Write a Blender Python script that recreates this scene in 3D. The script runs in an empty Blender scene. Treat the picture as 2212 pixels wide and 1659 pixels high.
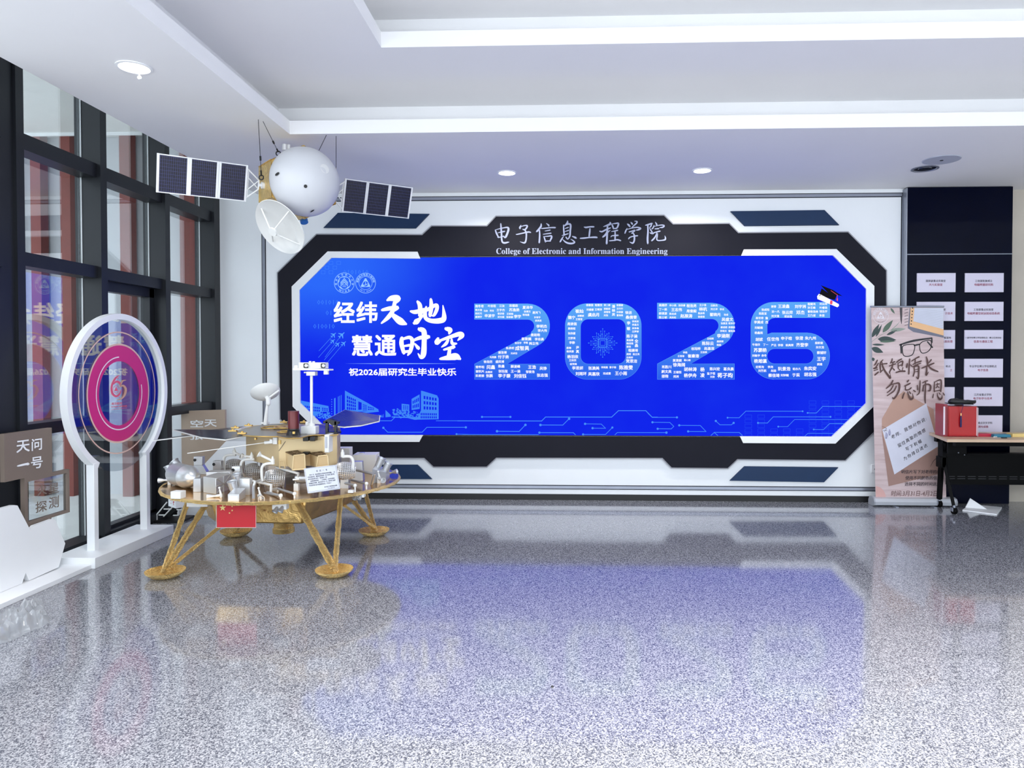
import bpy, math, random
from mathutils import Vector, Matrix, noise
from mathutils.geometry import tessellate_polygon

SC = bpy.context.scene
COL = SC.collection
random.seed(4)

# ------------------------------------------------------------------ camera
IW, IH = 2212, 1659
FPX, PCX, PCY = 1533.0, 1165.0, 803.0            # focal length and principal point of the lens
EYE = Vector((0, 0, 1.5))
cam = bpy.data.cameras.new('camera')
camo = bpy.data.objects.new('camera', cam)
COL.objects.link(camo)
camo.location = EYE
camo.rotation_euler = (math.radians(90 - 1.08), 0, math.radians(2.09))
cam.sensor_fit = 'HORIZONTAL'
cam.sensor_width = 36
cam.lens = 36 * FPX / IW
cam.shift_x = (IW / 2 - PCX) / IW
cam.shift_y = (PCY - IH / 2) / IW
cam.clip_end = 200
SC.camera = camo
RC = camo.rotation_euler.to_matrix()

# ------------------------------------------------------------------ sky, exposure
SC.view_settings.view_transform = 'Standard'
SC.view_settings.look = 'None'
SC.view_settings.gamma = 1
SC.view_settings.use_curve_mapping = False
SC.view_settings.exposure = 0.14
wd = bpy.data.worlds.new('overcast_sky')
SC.world = wd
wd.use_nodes = True
_b = wd.node_tree.nodes['Background']
_b.inputs[0].default_value = (0.83, 0.92, 1.0, 1)
_b.inputs[1].default_value = 3.35
LAMP_W = 20.0

# ------------------------------------------------------------------ picture <-> place
def ray(px, py):
    return RC @ Vector(((px - PCX) / FPX, -(py - PCY) / FPX, -1))
def atY(px, py, Y):
    d = ray(px, py); return EYE + d * (Y / d.y)
def atX(px, py, X):
    d = ray(px, py); return EYE + d * (X / d.x)
def atZ(px, py, Z):
    d = ray(px, py); return EYE + d * ((Z - 1.5) / d.z)

# ------------------------------------------------------------------ materials
def lin(c):
    c = c / 255.0
    return c / 12.92 if c <= 0.04045 else ((c + 0.055) / 1.055) ** 2.4
def rgb(c):
    return (lin(c[0]), lin(c[1]), lin(c[2]), 1)
MATS = {}
def mat(name, c, rough=0.5, metal=0.0, var=0.04, scale=6.0, bump=0.0, bscale=40.0, spec=0.5, coat=0.0, rvar=0.0):
    if name in MATS: return MATS[name]
    m = bpy.data.materials.new(name); m.use_nodes = True
    nt = m.node_tree; p = nt.nodes['Principled BSDF']
    tc = nt.nodes.new('ShaderNodeTexCoord')
    n = nt.nodes.new('ShaderNodeTexNoise'); n.inputs['Scale'].default_value = scale; n.inputs['Detail'].default_value = 4
    nt.links.new(tc.outputs['Object'], n.inputs['Vector'])
    r = nt.nodes.new('ShaderNodeValToRGB')
    a = rgb(c)
    r.color_ramp.elements[0].position = 0.3; r.color_ramp.elements[1].position = 0.7
    r.color_ramp.elements[0].color = tuple(max(0, x * (1 - var)) for x in a[:3]) + (1,)
    r.color_ramp.elements[1].color = tuple(min(1, x * (1 + var)) for x in a[:3]) + (1,)
    nt.links.new(n.outputs['Fac'], r.inputs['Fac'])
    nt.links.new(r.outputs['Color'], p.inputs['Base Color'])
    p.inputs['Roughness'].default_value = rough
    p.inputs['Metallic'].default_value = metal
    p.inputs['Specular IOR Level'].default_value = spec
    p.inputs['Coat Weight'].default_value = coat
    if bump:
        n2 = nt.nodes.new('ShaderNodeTexNoise'); n2.inputs['Scale'].default_value = bscale; n2.inputs['Detail'].default_value = 3
        nt.links.new(tc.outputs['Object'], n2.inputs['Vector'])
        b = nt.nodes.new('ShaderNodeBump'); b.inputs['Strength'].default_value = bump; b.inputs['Distance'].default_value = 0.01
        nt.links.new(n2.outputs['Fac'], b.inputs['Height']); nt.links.new(b.outputs['Normal'], p.inputs['Normal'])
    MATS[name] = m
    return m
def emi(name, c, s=1.0, c2=None, z0=0, z1=1, axis='Z'):
    """light given off by a screen or lamp; c2 = second colour of the picture the screen shows, between world heights"""
    if name in MATS: return MATS[name]
    m = bpy.data.materials.new(name); m.use_nodes = True
    nt = m.node_tree; nt.nodes.clear()
    o = nt.nodes.new('ShaderNodeOutputMaterial'); e = nt.nodes.new('ShaderNodeEmission')
    e.inputs['Strength'].default_value = s; e.inputs['Color'].default_value = rgb(c)
    nt.links.new(e.outputs[0], o.inputs[0])
    if c2:
        g = nt.nodes.new('ShaderNodeNewGeometry'); sx = nt.nodes.new('ShaderNodeSeparateXYZ')
        nt.links.new(g.outputs['Position'], sx.inputs[0])
        mr = nt.nodes.new('ShaderNodeMapRange'); mr.inputs[1].default_value = z0; mr.inputs[2].default_value = z1
        nt.links.new(sx.outputs[axis], mr.inputs[0])
        r = nt.nodes.new('ShaderNodeValToRGB')
        r.color_ramp.elements[0].color = rgb(c); r.color_ramp.elements[1].color = rgb(c2)
        nt.links.new(mr.outputs[0], r.inputs[0]); nt.links.new(r.outputs[0], e.inputs['Color'])
    MATS[name] = m
    return m
def glass(name, tint=(245, 250, 250), gain=1.0, ior=1.5, rough=0.0):
    if name in MATS: return MATS[name]
    m = bpy.data.materials.new(name); m.use_nodes = True
    nt = m.node_tree; nt.nodes.clear()
    o = nt.nodes.new('ShaderNodeOutputMaterial'); mx = nt.nodes.new('ShaderNodeMixShader')
    t = nt.nodes.new('ShaderNodeBsdfTransparent'); t.inputs[0].default_value = rgb(tint)
    g = nt.nodes.new('ShaderNodeBsdfGlossy'); g.inputs['Roughness'].default_value = rough
    f = nt.nodes.new('ShaderNodeLayerWeight'); f.inputs[0].default_value = 0.5
    w = nt.nodes.new('ShaderNodeMath'); w.operation = 'POWER'; w.inputs[1].default_value = 5
    k = nt.nodes.new('ShaderNodeMath'); k.operation = 'MULTIPLY_ADD'; k.inputs[1].default_value = 0.95 * gain; k.inputs[2].default_value = 0.045 * gain; k.use_clamp = True
    nt.links.new(f.outputs['Facing'], w.inputs[0]); nt.links.new(w.outputs[0], k.inputs[0]); nt.links.new(k.outputs[0], mx.inputs[0])
    nt.links.new(t.outputs[0], mx.inputs[1]); nt.links.new(g.outputs[0], mx.inputs[2]); nt.links.new(mx.outputs[0], o.inputs[0])
    MATS[name] = m
    return m
def foil(name, c, rough, scale, strength, dist=0.02):
    m = mat(name, c, rough, 1.0, var=0.12, scale=14)
    nt = m.node_tree; p = nt.nodes['Principled BSDF']
    tc = nt.nodes.new('ShaderNodeTexCoord')
    v = nt.nodes.new('ShaderNodeTexVoronoi'); v.feature = 'F1'; v.inputs['Scale'].default_value = scale
    n = nt.nodes.new('ShaderNodeTexNoise'); n.inputs['Scale'].default_value = scale * 1.6; n.inputs['Detail'].default_value = 5; n.inputs['Distortion'].default_value = 1.5
    nt.links.new(tc.outputs['Object'], n.inputs['Vector'])
    mixv = nt.nodes.new('ShaderNodeMixRGB'); mixv.inputs[0].default_value = 0.25
    nt.links.new(tc.outputs['Object'], mixv.inputs[1]); nt.links.new(n.outputs['Color'], mixv.inputs[2])
    nt.links.new(mixv.outputs[0], v.inputs['Vector'])
    ad = nt.nodes.new('ShaderNodeMath'); ad.operation = 'ADD'
    nt.links.new(v.outputs['Distance'], ad.inputs[0]); nt.links.new(n.outputs['Fac'], ad.inputs[1])
    b = nt.nodes.new('ShaderNodeBump'); b.inputs['Strength'].default_value = strength; b.inputs['Distance'].default_value = dist
    nt.links.new(ad.outputs[0], b.inputs['Height']); nt.links.new(b.outputs['Normal'], p.inputs['Normal'])
    return m

# ------------------------------------------------------------------ mesh builder
def basis(d):
    d = Vector(d).normalized()
    u = d.cross(Vector((0, 0, 1)))
    if u.length < 1e-4: u = Vector((1, 0, 0))
    u.normalize(); return u, d.cross(u).normalized(), d
GLYPH = {}
def glyph(s, bold, res=1):
    if bold > .006:                                   # heavier weight: the outline repeated with small shifts
        k = (s, bold, res)
        if k not in GLYPH:
            v0, f0 = glyph(s, 0, res); vs, fs = [], []
            for dx, dy in ((-1, -1), (1, -1), (-1, 1), (1, 1), (0, 0)):
                o = len(vs); vs += [(x + dx * bold * .8, y + dy * bold * .8) for x, y in v0]; fs += [tuple(i + o for i in f) for f in f0]
            GLYPH[k] = (vs, fs)
        return GLYPH[k]
    k = (s, bold, res)
    if k not in GLYPH:
        cu = bpy.data.curves.new('t', 'FONT'); cu.body = s; cu.resolution_u = res; cu.offset = 0
        ob = bpy.data.objects.new('t', cu); COL.objects.link(ob)
        ev = ob.evaluated_get(bpy.context.evaluated_depsgraph_get()); me = ev.to_mesh()
        GLYPH[k] = ([(v.co.x, v.co.y) for v in me.vertices], [tuple(p.vertices) for p in me.polygons])
        ev.to_mesh_clear(); bpy.data.objects.remove(ob); bpy.data.curves.remove(cu)
    return GLYPH[k]
def catmull(P, n=6):
    if len(P) < 3: 
        return [tuple(a + (b - a) * t / n for a, b in zip(P[0], P[1])) for t in range(n + 1)]
    out = []
    Q = [P[0]] + list(P) + [P[-1]]
    for i in range(1, len(Q) - 2):
        a, b, c, d = Q[i - 1:i + 3]
        for t in range(n):
            t /= n
            out.append(tuple(0.5 * (2 * q + (r - p) * t + (2 * p - 5 * q + 4 * r - s) * t * t + (3 * q - p - 3 * r + s) * t ** 3) for p, q, r, s in zip(a, b, c, d)))
    out.append(tuple(P[-1]))
    return out
class MB:
    def __init__(s): s.v = []; s.f = []
    def add(s, vs, fs):
        o = len(s.v); s.v += [tuple(v) for v in vs]; s.f += [tuple(i + o for i in f) for f in fs]; return s
    def box(s, a, b):
        x0, y0, z0 = [min(p, q) for p, q in zip(a, b)]; x1, y1, z1 = [max(p, q) for p, q in zip(a, b)]
        return s.add([(x0, y0, z0), (x1, y0, z0), (x1, y1, z0), (x0, y1, z0), (x0, y0, z1), (x1, y0, z1), (x1, y1, z1), (x0, y1, z1)],
                     [(3, 2, 1, 0), (4, 5, 6, 7), (0, 1, 5, 4), (1, 2, 6, 5), (2, 3, 7, 6), (3, 0, 4, 7)])
    def hexa(s, bot, top):
        return s.add(list(bot) + list(top), [(3, 2, 1, 0), (4, 5, 6, 7), (0, 1, 5, 4), (1, 2, 6, 5), (2, 3, 7, 6), (3, 0, 4, 7)])
    def obox(s, c, hx, hy, hz):
        c, hx, hy, hz = Vector(c), Vector(hx), Vector(hy), Vector(hz)
        q = [-hx - hy, hx - hy, hx + hy, -hx + hy]
        return s.hexa([c + p - hz for p in q], [c + p + hz for p in q])
    def boxp(s, p0, p1, p2, h, up=(0, 0, 1)):
        p0, p1, p2, u = Vector(p0), Vector(p1), Vector(p2), Vector(up) * h
        b = [p0, p1, p2, p0 + p2 - p1]
        return s.hexa(b, [q + u for q in b])
    def prism(s, poly, vec, holes=()):
        """polygon (3d points) with holes, given a thickness along vec"""
        loops = [[Vector(p) for p in poly]] + [[Vector(p) for p in h] for h in holes]
        flat = [p for l in loops for p in l]
        tri = tessellate_polygon(loops)
        n = len(flat); vec = Vector(vec)
        if vec.length < 1e-9:
            return s.add(flat, tri)
        fs = [tuple(t) for t in tri] + [tuple(n + i for i in reversed(t)) for t in tri]
        o = 0
        for l in loops:
            k = len(l)
            for i in range(k): fs.append((o + i, o + (i + 1) % k, n + o + (i + 1) % k, n + o + i))
            o += k
        return s.add(flat + [p + vec for p in flat], fs)
    def tube(s, pts, r, seg=10, closed=False, cap=True):
        pts = [Vector(p) for p in pts]; n = len(pts); rings = []
        rs = r if isinstance(r, (list, tuple)) else [r] * n
        pu = None
        for i, p in enumerate(pts):
            if closed: t = pts[(i + 1) % n] - pts[i - 1]
            else: t = pts[min(i + 1, n - 1)] - pts[max(i - 1, 0)]
            t.normalize()
            if pu is None: u = basis(t)[0]
            else:
                u = pu - t * pu.dot(t); u.normalize()
            pu = u; w = t.cross(u)
            rings.append([p + (u * math.cos(2 * math.pi * k / seg) + w * math.sin(2 * math.pi * k / seg)) * rs[i] for k in range(seg)])
        vs = [q for g in rings for q in g]; fs = []
        for i in range(n if closed else n - 1):
            j = (i + 1) % n
            for k in range(seg): fs.append((i * seg + k, i * seg + (k + 1) % seg, j * seg + (k + 1) % seg, j * seg + k))
        if cap and not closed: fs += [tuple(reversed(range(seg))), tuple(range((n - 1) * seg, n * seg))]
        return s.add(vs, fs)
    def lathe(s, prof, c, axis=(0, 0, 1), seg=24, a0=0, a1=360, cap=True):
        """prof: (radius, height along axis)"""
        u, w, d = basis(axis); c = Vector(c); full = abs(a1 - a0) >= 360
        m = seg if full else seg + 1
        vs = []
        for r, h in prof:
            for k in range(m):
                a = math.radians(a0 + (a1 - a0) * k / seg)
                vs.append(c + d * h + (u * math.cos(a) + w * math.sin(a)) * max(r, 1e-5))
        fs = []
        for i in range(len(prof) - 1):
            for k in range(m if full else seg):
                fs.append((i * m + k, i * m + (k + 1) % m, (i + 1) * m + (k + 1) % m, (i + 1) * m + k))
        if cap and full:
            if prof[0][0] > 1e-4: fs.append(tuple(reversed(range(m))))
            if prof[-1][0] > 1e-4: fs.append(tuple(range((len(prof) - 1) * m, len(prof) * m)))
        return s.add(vs, fs)
    def cyl(s, a, b, r, r2=None, seg=16):
        a, b = Vector(a), Vector(b)
        return s.lathe([(r, 0), (r if r2 is None else r2, (b - a).length)], a, b - a, seg)
    def ball(s, c, r, seg=14, rings=9):
        return s.lathe([(r * math.sin(math.pi * i / rings), -r * math.cos(math.pi * i / rings)) for i in range(rings + 1)], c, (0, 0, 1), seg)
    # flat artwork: fn(x, y) -> world point
    def poly(s, pts, fn, vec=(0, 0, 0), holes=()):
        return s.prism([fn(*p) for p in pts], vec, [[fn(*p) for p in h] for h in holes])
    def stroke(s, pts, fn, vec=(0, 0, 0), n=6, k=1.0):
        """brush stroke: (x, y, width) points"""
        P = catmull(pts, n); L, R = [], []
        for i, (x, y, w) in enumerate(P):
            a, b = P[max(i - 1, 0)], P[min(i + 1, len(P) - 1)]
            dx, dy = b[0] - a[0], b[1] - a[1]; d = math.hypot(dx, dy) or 1
            w = max(w, 1.5) * k / 2; L.append((x - dy / d * w, y + dx / d * w)); R.append((x + dy / d * w, y - dx / d * w))
        def cap(i0, i1, w):
            (x0, y0, _), (x1, y1, _) = P[i0], P[i1]
            a = math.atan2(y0 - y1, x0 - x1); w = max(w, 1.5) * k / 2
            return [(x0 + math.cos(a + t) * w, y0 + math.sin(a + t) * w) for t in (-1.0, -0.4, 0.4, 1.0)]
        A = [(P[0][0], P[0][1])]
        nv = len(L); vs = [fn(*p) for p in L] + [fn(*p) for p in R]
        c0 = [fn(*p) for p in cap(0, 1, P[0][2])]; c1 = [fn(*p) for p in cap(-1, -2, P[-1][2])]
        fs = [(i, i + 1, nv + i + 1, nv + i) for i in range(nv - 1)]
        o = 2 * nv
        vs += c0 + c1
        fs += [(nv, o, o + 1, o + 2, o + 3, 0), (nv - 1, o + 4, o + 5, o + 6, o + 7, 2 * nv - 1)]
        vec = Vector(vec)
        if vec.length > 1e-9:
            m = len(vs); ring = list(range(nv)) + [o + 4, o + 5, o + 6, o + 7] + list(range(2 * nv - 1, nv - 1, -1)) + [o, o + 1, o + 2, o + 3]
            fs2 = [tuple(m + i for i in f) for f in fs]
            side = [(ring[i], ring[(i + 1) % len(ring)], m + ring[(i + 1) % len(ring)], m + ring[i]) for i in range(len(ring))]
            vs = vs + [Vector(v) + vec for v in vs]; fs = fs + fs2 + side
        return s.add(vs, fs)
    def line(s, pts, w, fn, vec=(0, 0, 0)):
        for a, b in zip(pts[:-1], pts[1:]):
            dx, dy = b[0] - a[0], b[1] - a[1]; d = math.hypot(dx, dy) or 1; ox, oy = dx / d * w / 2, dy / d * w / 2
            s.poly([(a[0] - ox + oy, a[1] - oy - ox), (b[0] + ox + oy, b[1] + oy - ox), (b[0] + ox - oy, b[1] + oy + ox), (a[0] - ox - oy, a[1] - oy + ox)], fn, vec)
        return s
    def disc(s, x, y, r, fn, n=20, ry=None, hole=0, vec=(0, 0, 0), a0=0, a1=360):
        ry = r if ry is None else ry
        if hole:
            return s.arc(x, y, (r + hole) / 2, r - hole, a0, a1, fn, n, ry / r, vec)
        return s.poly([(x + r * math.cos(2 * math.pi * i / n), y + ry * math.sin(2 * math.pi * i / n)) for i in range(n)], fn, vec)
    def arc(s, x, y, r, w, a0, a1, fn, n=40, asp=1.0, vec=(0, 0, 0)):
        q = [math.radians(a0 + (a1 - a0) * i / n) for i in range(n + 1)]
        ri, ro = r - w / 2, r + w / 2
        vs = [fn(x + math.cos(t) * ri, y + math.sin(t) * ri * asp) for t in q] + [fn(x + math.cos(t) * ro, y + math.sin(t) * ro * asp) for t in q]
        fs = [(i, i + 1, n + 2 + i, n + 1 + i) for i in range(n)]
        vec = Vector(vec)
        if vec.length > 1e-9:
            m = len(vs); f2 = [tuple(m + i for i in f) for f in fs]
            sd = [(i, i + 1, m + i + 1, m + i) for i in range(n)] + [(n + 1 + i, n + 2 + i, m + n + 2 + i, m + n + 1 + i) for i in range(n)]
            vs = vs + [Vector(v) + vec for v in vs]; fs = fs + f2 + sd
        return s.add(vs, fs)
    def lift(s, fn, x, y, vs, n0, step=.00016):
        """flat copies that overlap get a hair of depth each, so that they do not share one plane"""
        a = Vector(fn(x, y)); nn = (Vector(fn(x + 5, y)) - a).cross(Vector(fn(x, y + 5)) - a).normalized()
        if nn.dot(EYE - a) < 0: nn = -nn
        return [Vector(v) + nn * (step * (i // n0)) for i, v in enumerate(vs)]
    def cjk(s, text, x, y, h, fn, bold=0.02, kx=1.0, rot=0.0, shear=0.0, lead=1.0, res=1):
        """characters of em size h centred on (x, y), y pointing down"""
        n = len(text); ca, sa = math.cos(rot), math.sin(rot)
        for i, ch in enumerate(text):
            if ch == ' ': continue
            vs, fs = glyph(ch, bold, res)
            ox = (i - n / 2) * lead + (lead - 1) / 2
            out = []
            for gx, gy in vs:
                gy -= 0.38; u = (gx + ox + shear * gy) * h * kx; v = -gy * h
                out.append(fn(x + u * ca - v * sa, y + u * sa + v * ca))
            s.add(s.lift(fn, x, y, out, len(out) // (5 if bold > .006 else 1)), fs)
        return s
    def fit(s, text, x0, y0, x1, y1, fn, bold=0.0, shear=0.0, res=2, vec=(0, 0, 0)):
        """a whole string stretched to a box (y0 top, y1 bottom)"""
        vs, fs = glyph(text, bold, res)
        pts = [(a + shear * b, b) for a, b in vs]
        ax, bx = min(p[0] for p in pts), max(p[0] for p in pts); ay, by = min(p[1] for p in pts), max(p[1] for p in pts)
        P = [fn(x0 + (a - ax) / (bx - ax) * (x1 - x0), y1 + (b - ay) / (by - ay) * (y0 - y1)) for a, b in pts]
        return s.add(s.lift(fn, (x0 + x1) / 2, (y0 + y1) / 2, P, len(P) // (5 if bold > .006 else 1)), fs)
    def build(s, name, m, parent=None, smooth=True, frame=None, bevel=0.0):
        L = ORG.get(parent.name, Vector((0, 0, 0))) if parent else Vector((0, 0, 0))
        me = bpy.data.meshes.new(name)
        me.from_pydata([tuple(v) for v in s.v] if frame else [(v[0] - L.x, v[1] - L.y, v[2] - L.z) for v in s.v], [], s.f)
        me.validate(); me.update()
        if m: me.materials.append(m)
        if smooth:
            me.shade_smooth(); me.set_sharp_from_angle(angle=math.radians(35))
        o = bpy.data.objects.new(name, me); COL.objects.link(o)
        if parent: o.parent = parent
        if frame: o.matrix_local = Matrix.Translation(-L) @ frame
        ORG[o.name] = L
        if bevel:
            b = o.modifiers.new('bevel', 'BEVEL'); b.width = bevel; b.segments = 2; b.limit_method = 'ANGLE'
        return o
ORG = {}
def recenter(o):
    """put the origin of a single-mesh thing at the middle of its base"""
    vs = [v.co for v in o.data.vertices]
    c = Vector(((min(v.x for v in vs) + max(v.x for v in vs)) / 2, (min(v.y for v in vs) + max(v.y for v in vs)) / 2, min(v.z for v in vs)))
    o.data.transform(Matrix.Translation(-c)); o.location = c; ORG[o.name] = c.copy(); return o
def thing(name, loc, label, cat, group=None):
    o = bpy.data.objects.new(name, None); COL.objects.link(o); o.location = loc; o.empty_display_size = 0.1
    ORG[o.name] = Vector(loc); return tag(o, label, cat, group)
def tag(o, label, cat, group=None, kind=None):
    o['label'] = label; o['category'] = cat
    if group: o['group'] = group
    if kind: o['kind'] = kind
    return o
def struct(o):
    o['kind'] = 'structure'; return o
def crop(ox, oy, s, Y):
    return lambda x, y: atY(ox + s * x, oy + s * y, Y)
# ================================================================== materials of the place
M_wall = mat('white_wall_paint', (236, 238, 240), 0.55, var=0.015, scale=2.0)
M_ceil = mat('ceiling_paint', (238, 237, 238), 0.8, var=0.012, scale=1.5)
M_char = mat('charcoal_aluminium', (27, 29, 34), 0.4, var=0.08, scale=4, spec=0.35)
M_black = mat('matt_black', (14, 14, 16), 0.5, var=0.1)
M_panelblack = mat('black_wall_panel', (28, 28, 37), 0.55, var=0.06, scale=3, spec=.12)
M_white = mat('white_board', (240, 241, 243), 0.4, var=0.012)
M_whitegloss = mat('white_gloss', (236, 237, 238), 0.25, var=0.015)
M_navy = mat('navy_glass_panel', (3, 6, 26), 0.05, var=0.1, spec=0.1)
M_teal = mat('dark_blue_acrylic', (20, 46, 80), 0.4, var=0.04, spec=.25)
M_silver = mat('silver_trim', (150, 154, 166), 0.35, 0.6, var=0.05)
M_lav = mat('raised_letter_grey', (158, 164, 190), 0.4, var=0.03)
M_tile = mat('beige_stone_wall', (196, 187, 174), 0.3, var=0.05, spec=.3, scale=3)
M_brown = mat('brown_board', (120, 106, 96), 0.55, var=0.04)
M_brownside = mat('brown_board_edge', (140, 128, 112), 0.6, var=0.05)
M_glass = glass('window_glass', (243, 247, 248), 4.4)
M_acr = glass('clear_acrylic', (246, 248, 249), 2.4)

def floor_material():
    m = bpy.data.materials.new('polished_granite_tile'); m.use_nodes = True
    nt = m.node_tree; p = nt.nodes['Principled BSDF']
    tc = nt.nodes.new('ShaderNodeTexCoord')
    v = nt.nodes.new('ShaderNodeTexVoronoi'); v.inputs['Scale'].default_value = 190
    n = nt.nodes.new('ShaderNodeTexNoise'); n.inputs['Scale'].default_value = 130; n.inputs['Detail'].default_value = 6; n.inputs['Roughness'].default_value = 0.7
    n3 = nt.nodes.new('ShaderNodeTexNoise'); n3.inputs['Scale'].default_value = 1.3
    for q in (v, n, n3): nt.links.new(tc.outputs['Object'], q.inputs['Vector'])
    bw = nt.nodes.new('ShaderNodeRGBToBW'); nt.links.new(v.outputs['Color'], bw.inputs[0])
    mx = nt.nodes.new('ShaderNodeMath'); mx.operation = 'MULTIPLY_ADD'; mx.inputs[1].default_value = 0.42
    sc = nt.nodes.new('ShaderNodeMath'); sc.operation = 'MULTIPLY'; sc.inputs[1].default_value = 0.62
    nt.links.new(n.outputs['Fac'], sc.inputs[0]); nt.links.new(bw.outputs[0], mx.inputs[0]); nt.links.new(sc.outputs[0], mx.inputs[2])
    r = nt.nodes.new('ShaderNodeValToRGB'); e = r.color_ramp.elements
    e[0].position = 0.36; e[0].color = rgb((66, 67, 77)); e[1].position = 0.66; e[1].color = rgb((166, 166, 170))
    q = e.new(0.46); q.color = rgb((97, 99, 108)); q = e.new(0.56); q.color = rgb((140, 141, 147))
    nt.links.new(mx.outputs[0], r.inputs[0])
    nt.links.new(r.outputs[0], p.inputs['Base Color'])
    rr = nt.nodes.new('ShaderNodeMapRange'); rr.inputs[3].default_value = 0.06; rr.inputs[4].default_value = 0.12
    nt.links.new(n3.outputs['Fac'], rr.inputs[0]); nt.links.new(rr.outputs[0], p.inputs['Roughness'])
    p.inputs['Specular IOR Level'].default_value = 0.5
    p.inputs['Coat Weight'].default_value = 0.3; p.inputs['Coat Roughness'].default_value = 0.05
    return m

# ================================================================== room shell
YW, XL, XR, ZC = 7.5, -3.75, 6.6, 3.25          # back wall, window line, right wall, low ceiling
Y0 = -1.7                                        # the lobby opens to daylight behind the camera
struct(MB().box((XL - .2, Y0, -.1), (XR, YW + .3, 0)).build('floor', floor_material(), smooth=False))
struct(MB().box((XL - .2, YW, 0), (3.66, YW + .2, 4.2)).build('wall_back', M_wall, smooth=False))
struct(MB().box((XR, Y0, 0), (XR + .2, YW + .4, 4.2)).build('wall_right', M_wall, smooth=False))
tw = struct(MB().box((3.66, YW + .08, 0), (XR, YW + .28, 4.2)).build('wall_side', M_tile, smooth=False))
g = MB()
for z in (.92, 1.83, 2.72): g.box((4.8, YW + .077, z), (XR, YW + .082, z + .006))
g.box((5.75, YW + .077, 0), (5.756, YW + .082, 3.3))
g.build('tile_joint', mat('joint_grey', (128, 124, 118), .7), tw, smooth=False)
# ceiling: a low soffit that frames two raised trays, each with an open light trough
EL = -3.28                                       # the soffit stops short of the glazing
f1x, f1y, f2x, f2y = -2.15, 5.5, -1.215, 4.68
z1, z2 = 3.55, 3.85
TY1, TY2 = .28, .25                              # trough widths
low = MB()
low.box((EL, f1y + TY1, ZC), (XR, YW + .1, ZC + .9))               # soffit along the back wall
low.box((EL, f1y - .0, ZC), (XR, f1y + TY1, ZC + .104))            # its lip
low.box((EL, Y0, ZC), (f1x, f1y, ZC + .104))                       # soffit along the windows
low.box((EL, Y0, ZC + .104), (f1x - .2, f1y + TY1, ZC + .9))
struct(low.build('ceiling', M_ceil, smooth=False))
mid = MB()
mid.box((f1x - .25, f2y + TY2, z1), (XR, f1y + TY1 + .02, z1 + .6))
mid.box((f1x - .25, f2y, z1), (XR, f2y + TY2, z1 + .104))
mid.box((f1x - .25, Y0, z1), (f2x, f2y, z1 + .104))
mid.box((f1x - .25, Y0, z1 + .104), (f2x - .12, f2y + TY2, z1 + .6))
struct(mid.build('ceiling_raised', M_ceil, smooth=False))
top = MB().box((f2x - .15, Y0, z2), (XR, f2y + TY2 + .02, z2 + .3))
struct(top.build('ceiling_top', M_ceil, smooth=False))
# curtain pocket above the glazing
struct(MB().box((XL - .2, Y0, 4.0), (EL + .02, YW + .1, 4.2)).build('ceiling_pocket', M_ceil, smooth=False))
# black skirting
struct(MB().box((XL, YW - .012, 0), (3.66, YW, .062)).build('baseboard_back', M_black, smooth=False))

# inlaid double line around the back wall
def wpt(px, py, d): return atY(px, py, YW - d)
def ring_strip(w, d, off=0):
    b = MB()
    x0, x1 = wpt(571, 700, 0).x + off, wpt(1949, 700, 0).x - off
    zt, zb = wpt(1400, 425.5, 0).z - off, wpt(1400, 1053.5, 0).z + off
    for a, e in (((x0, zb), (x0, zt)), ((x1, zb), (x1, zt))): b.box((a[0] - w / 2, YW - d, zb - w / 2), (a[0] + w / 2, YW + .01, zt + w / 2))
    for z in (zt, zb): b.box((x0 - w / 2, YW - d, z - w / 2), (x1 + w / 2, YW + .01, z + w / 2))
    return b
tr = struct(ring_strip(.046, .003).build('trim_1', M_panelblack, smooth=False))
ring_strip(.03, .006).build('silver_line', M_silver, tr, smooth=False)

# ================================================================== glazed wall on the left
GX = XL - .115
def yline(px, X=-3.70): return atX(px, 774, X).y
m_edges = [yline(58), yline(235), yline(370), YW]
def mullion(y1, w=.078): return MB().box((XL - .1, y1 - w, 0), (-3.70, y1, 4.02))
M_out = mat('gap_light_white', (214, 218, 220), .4)
bays = []
yA = [Y0] + m_edges
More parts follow.
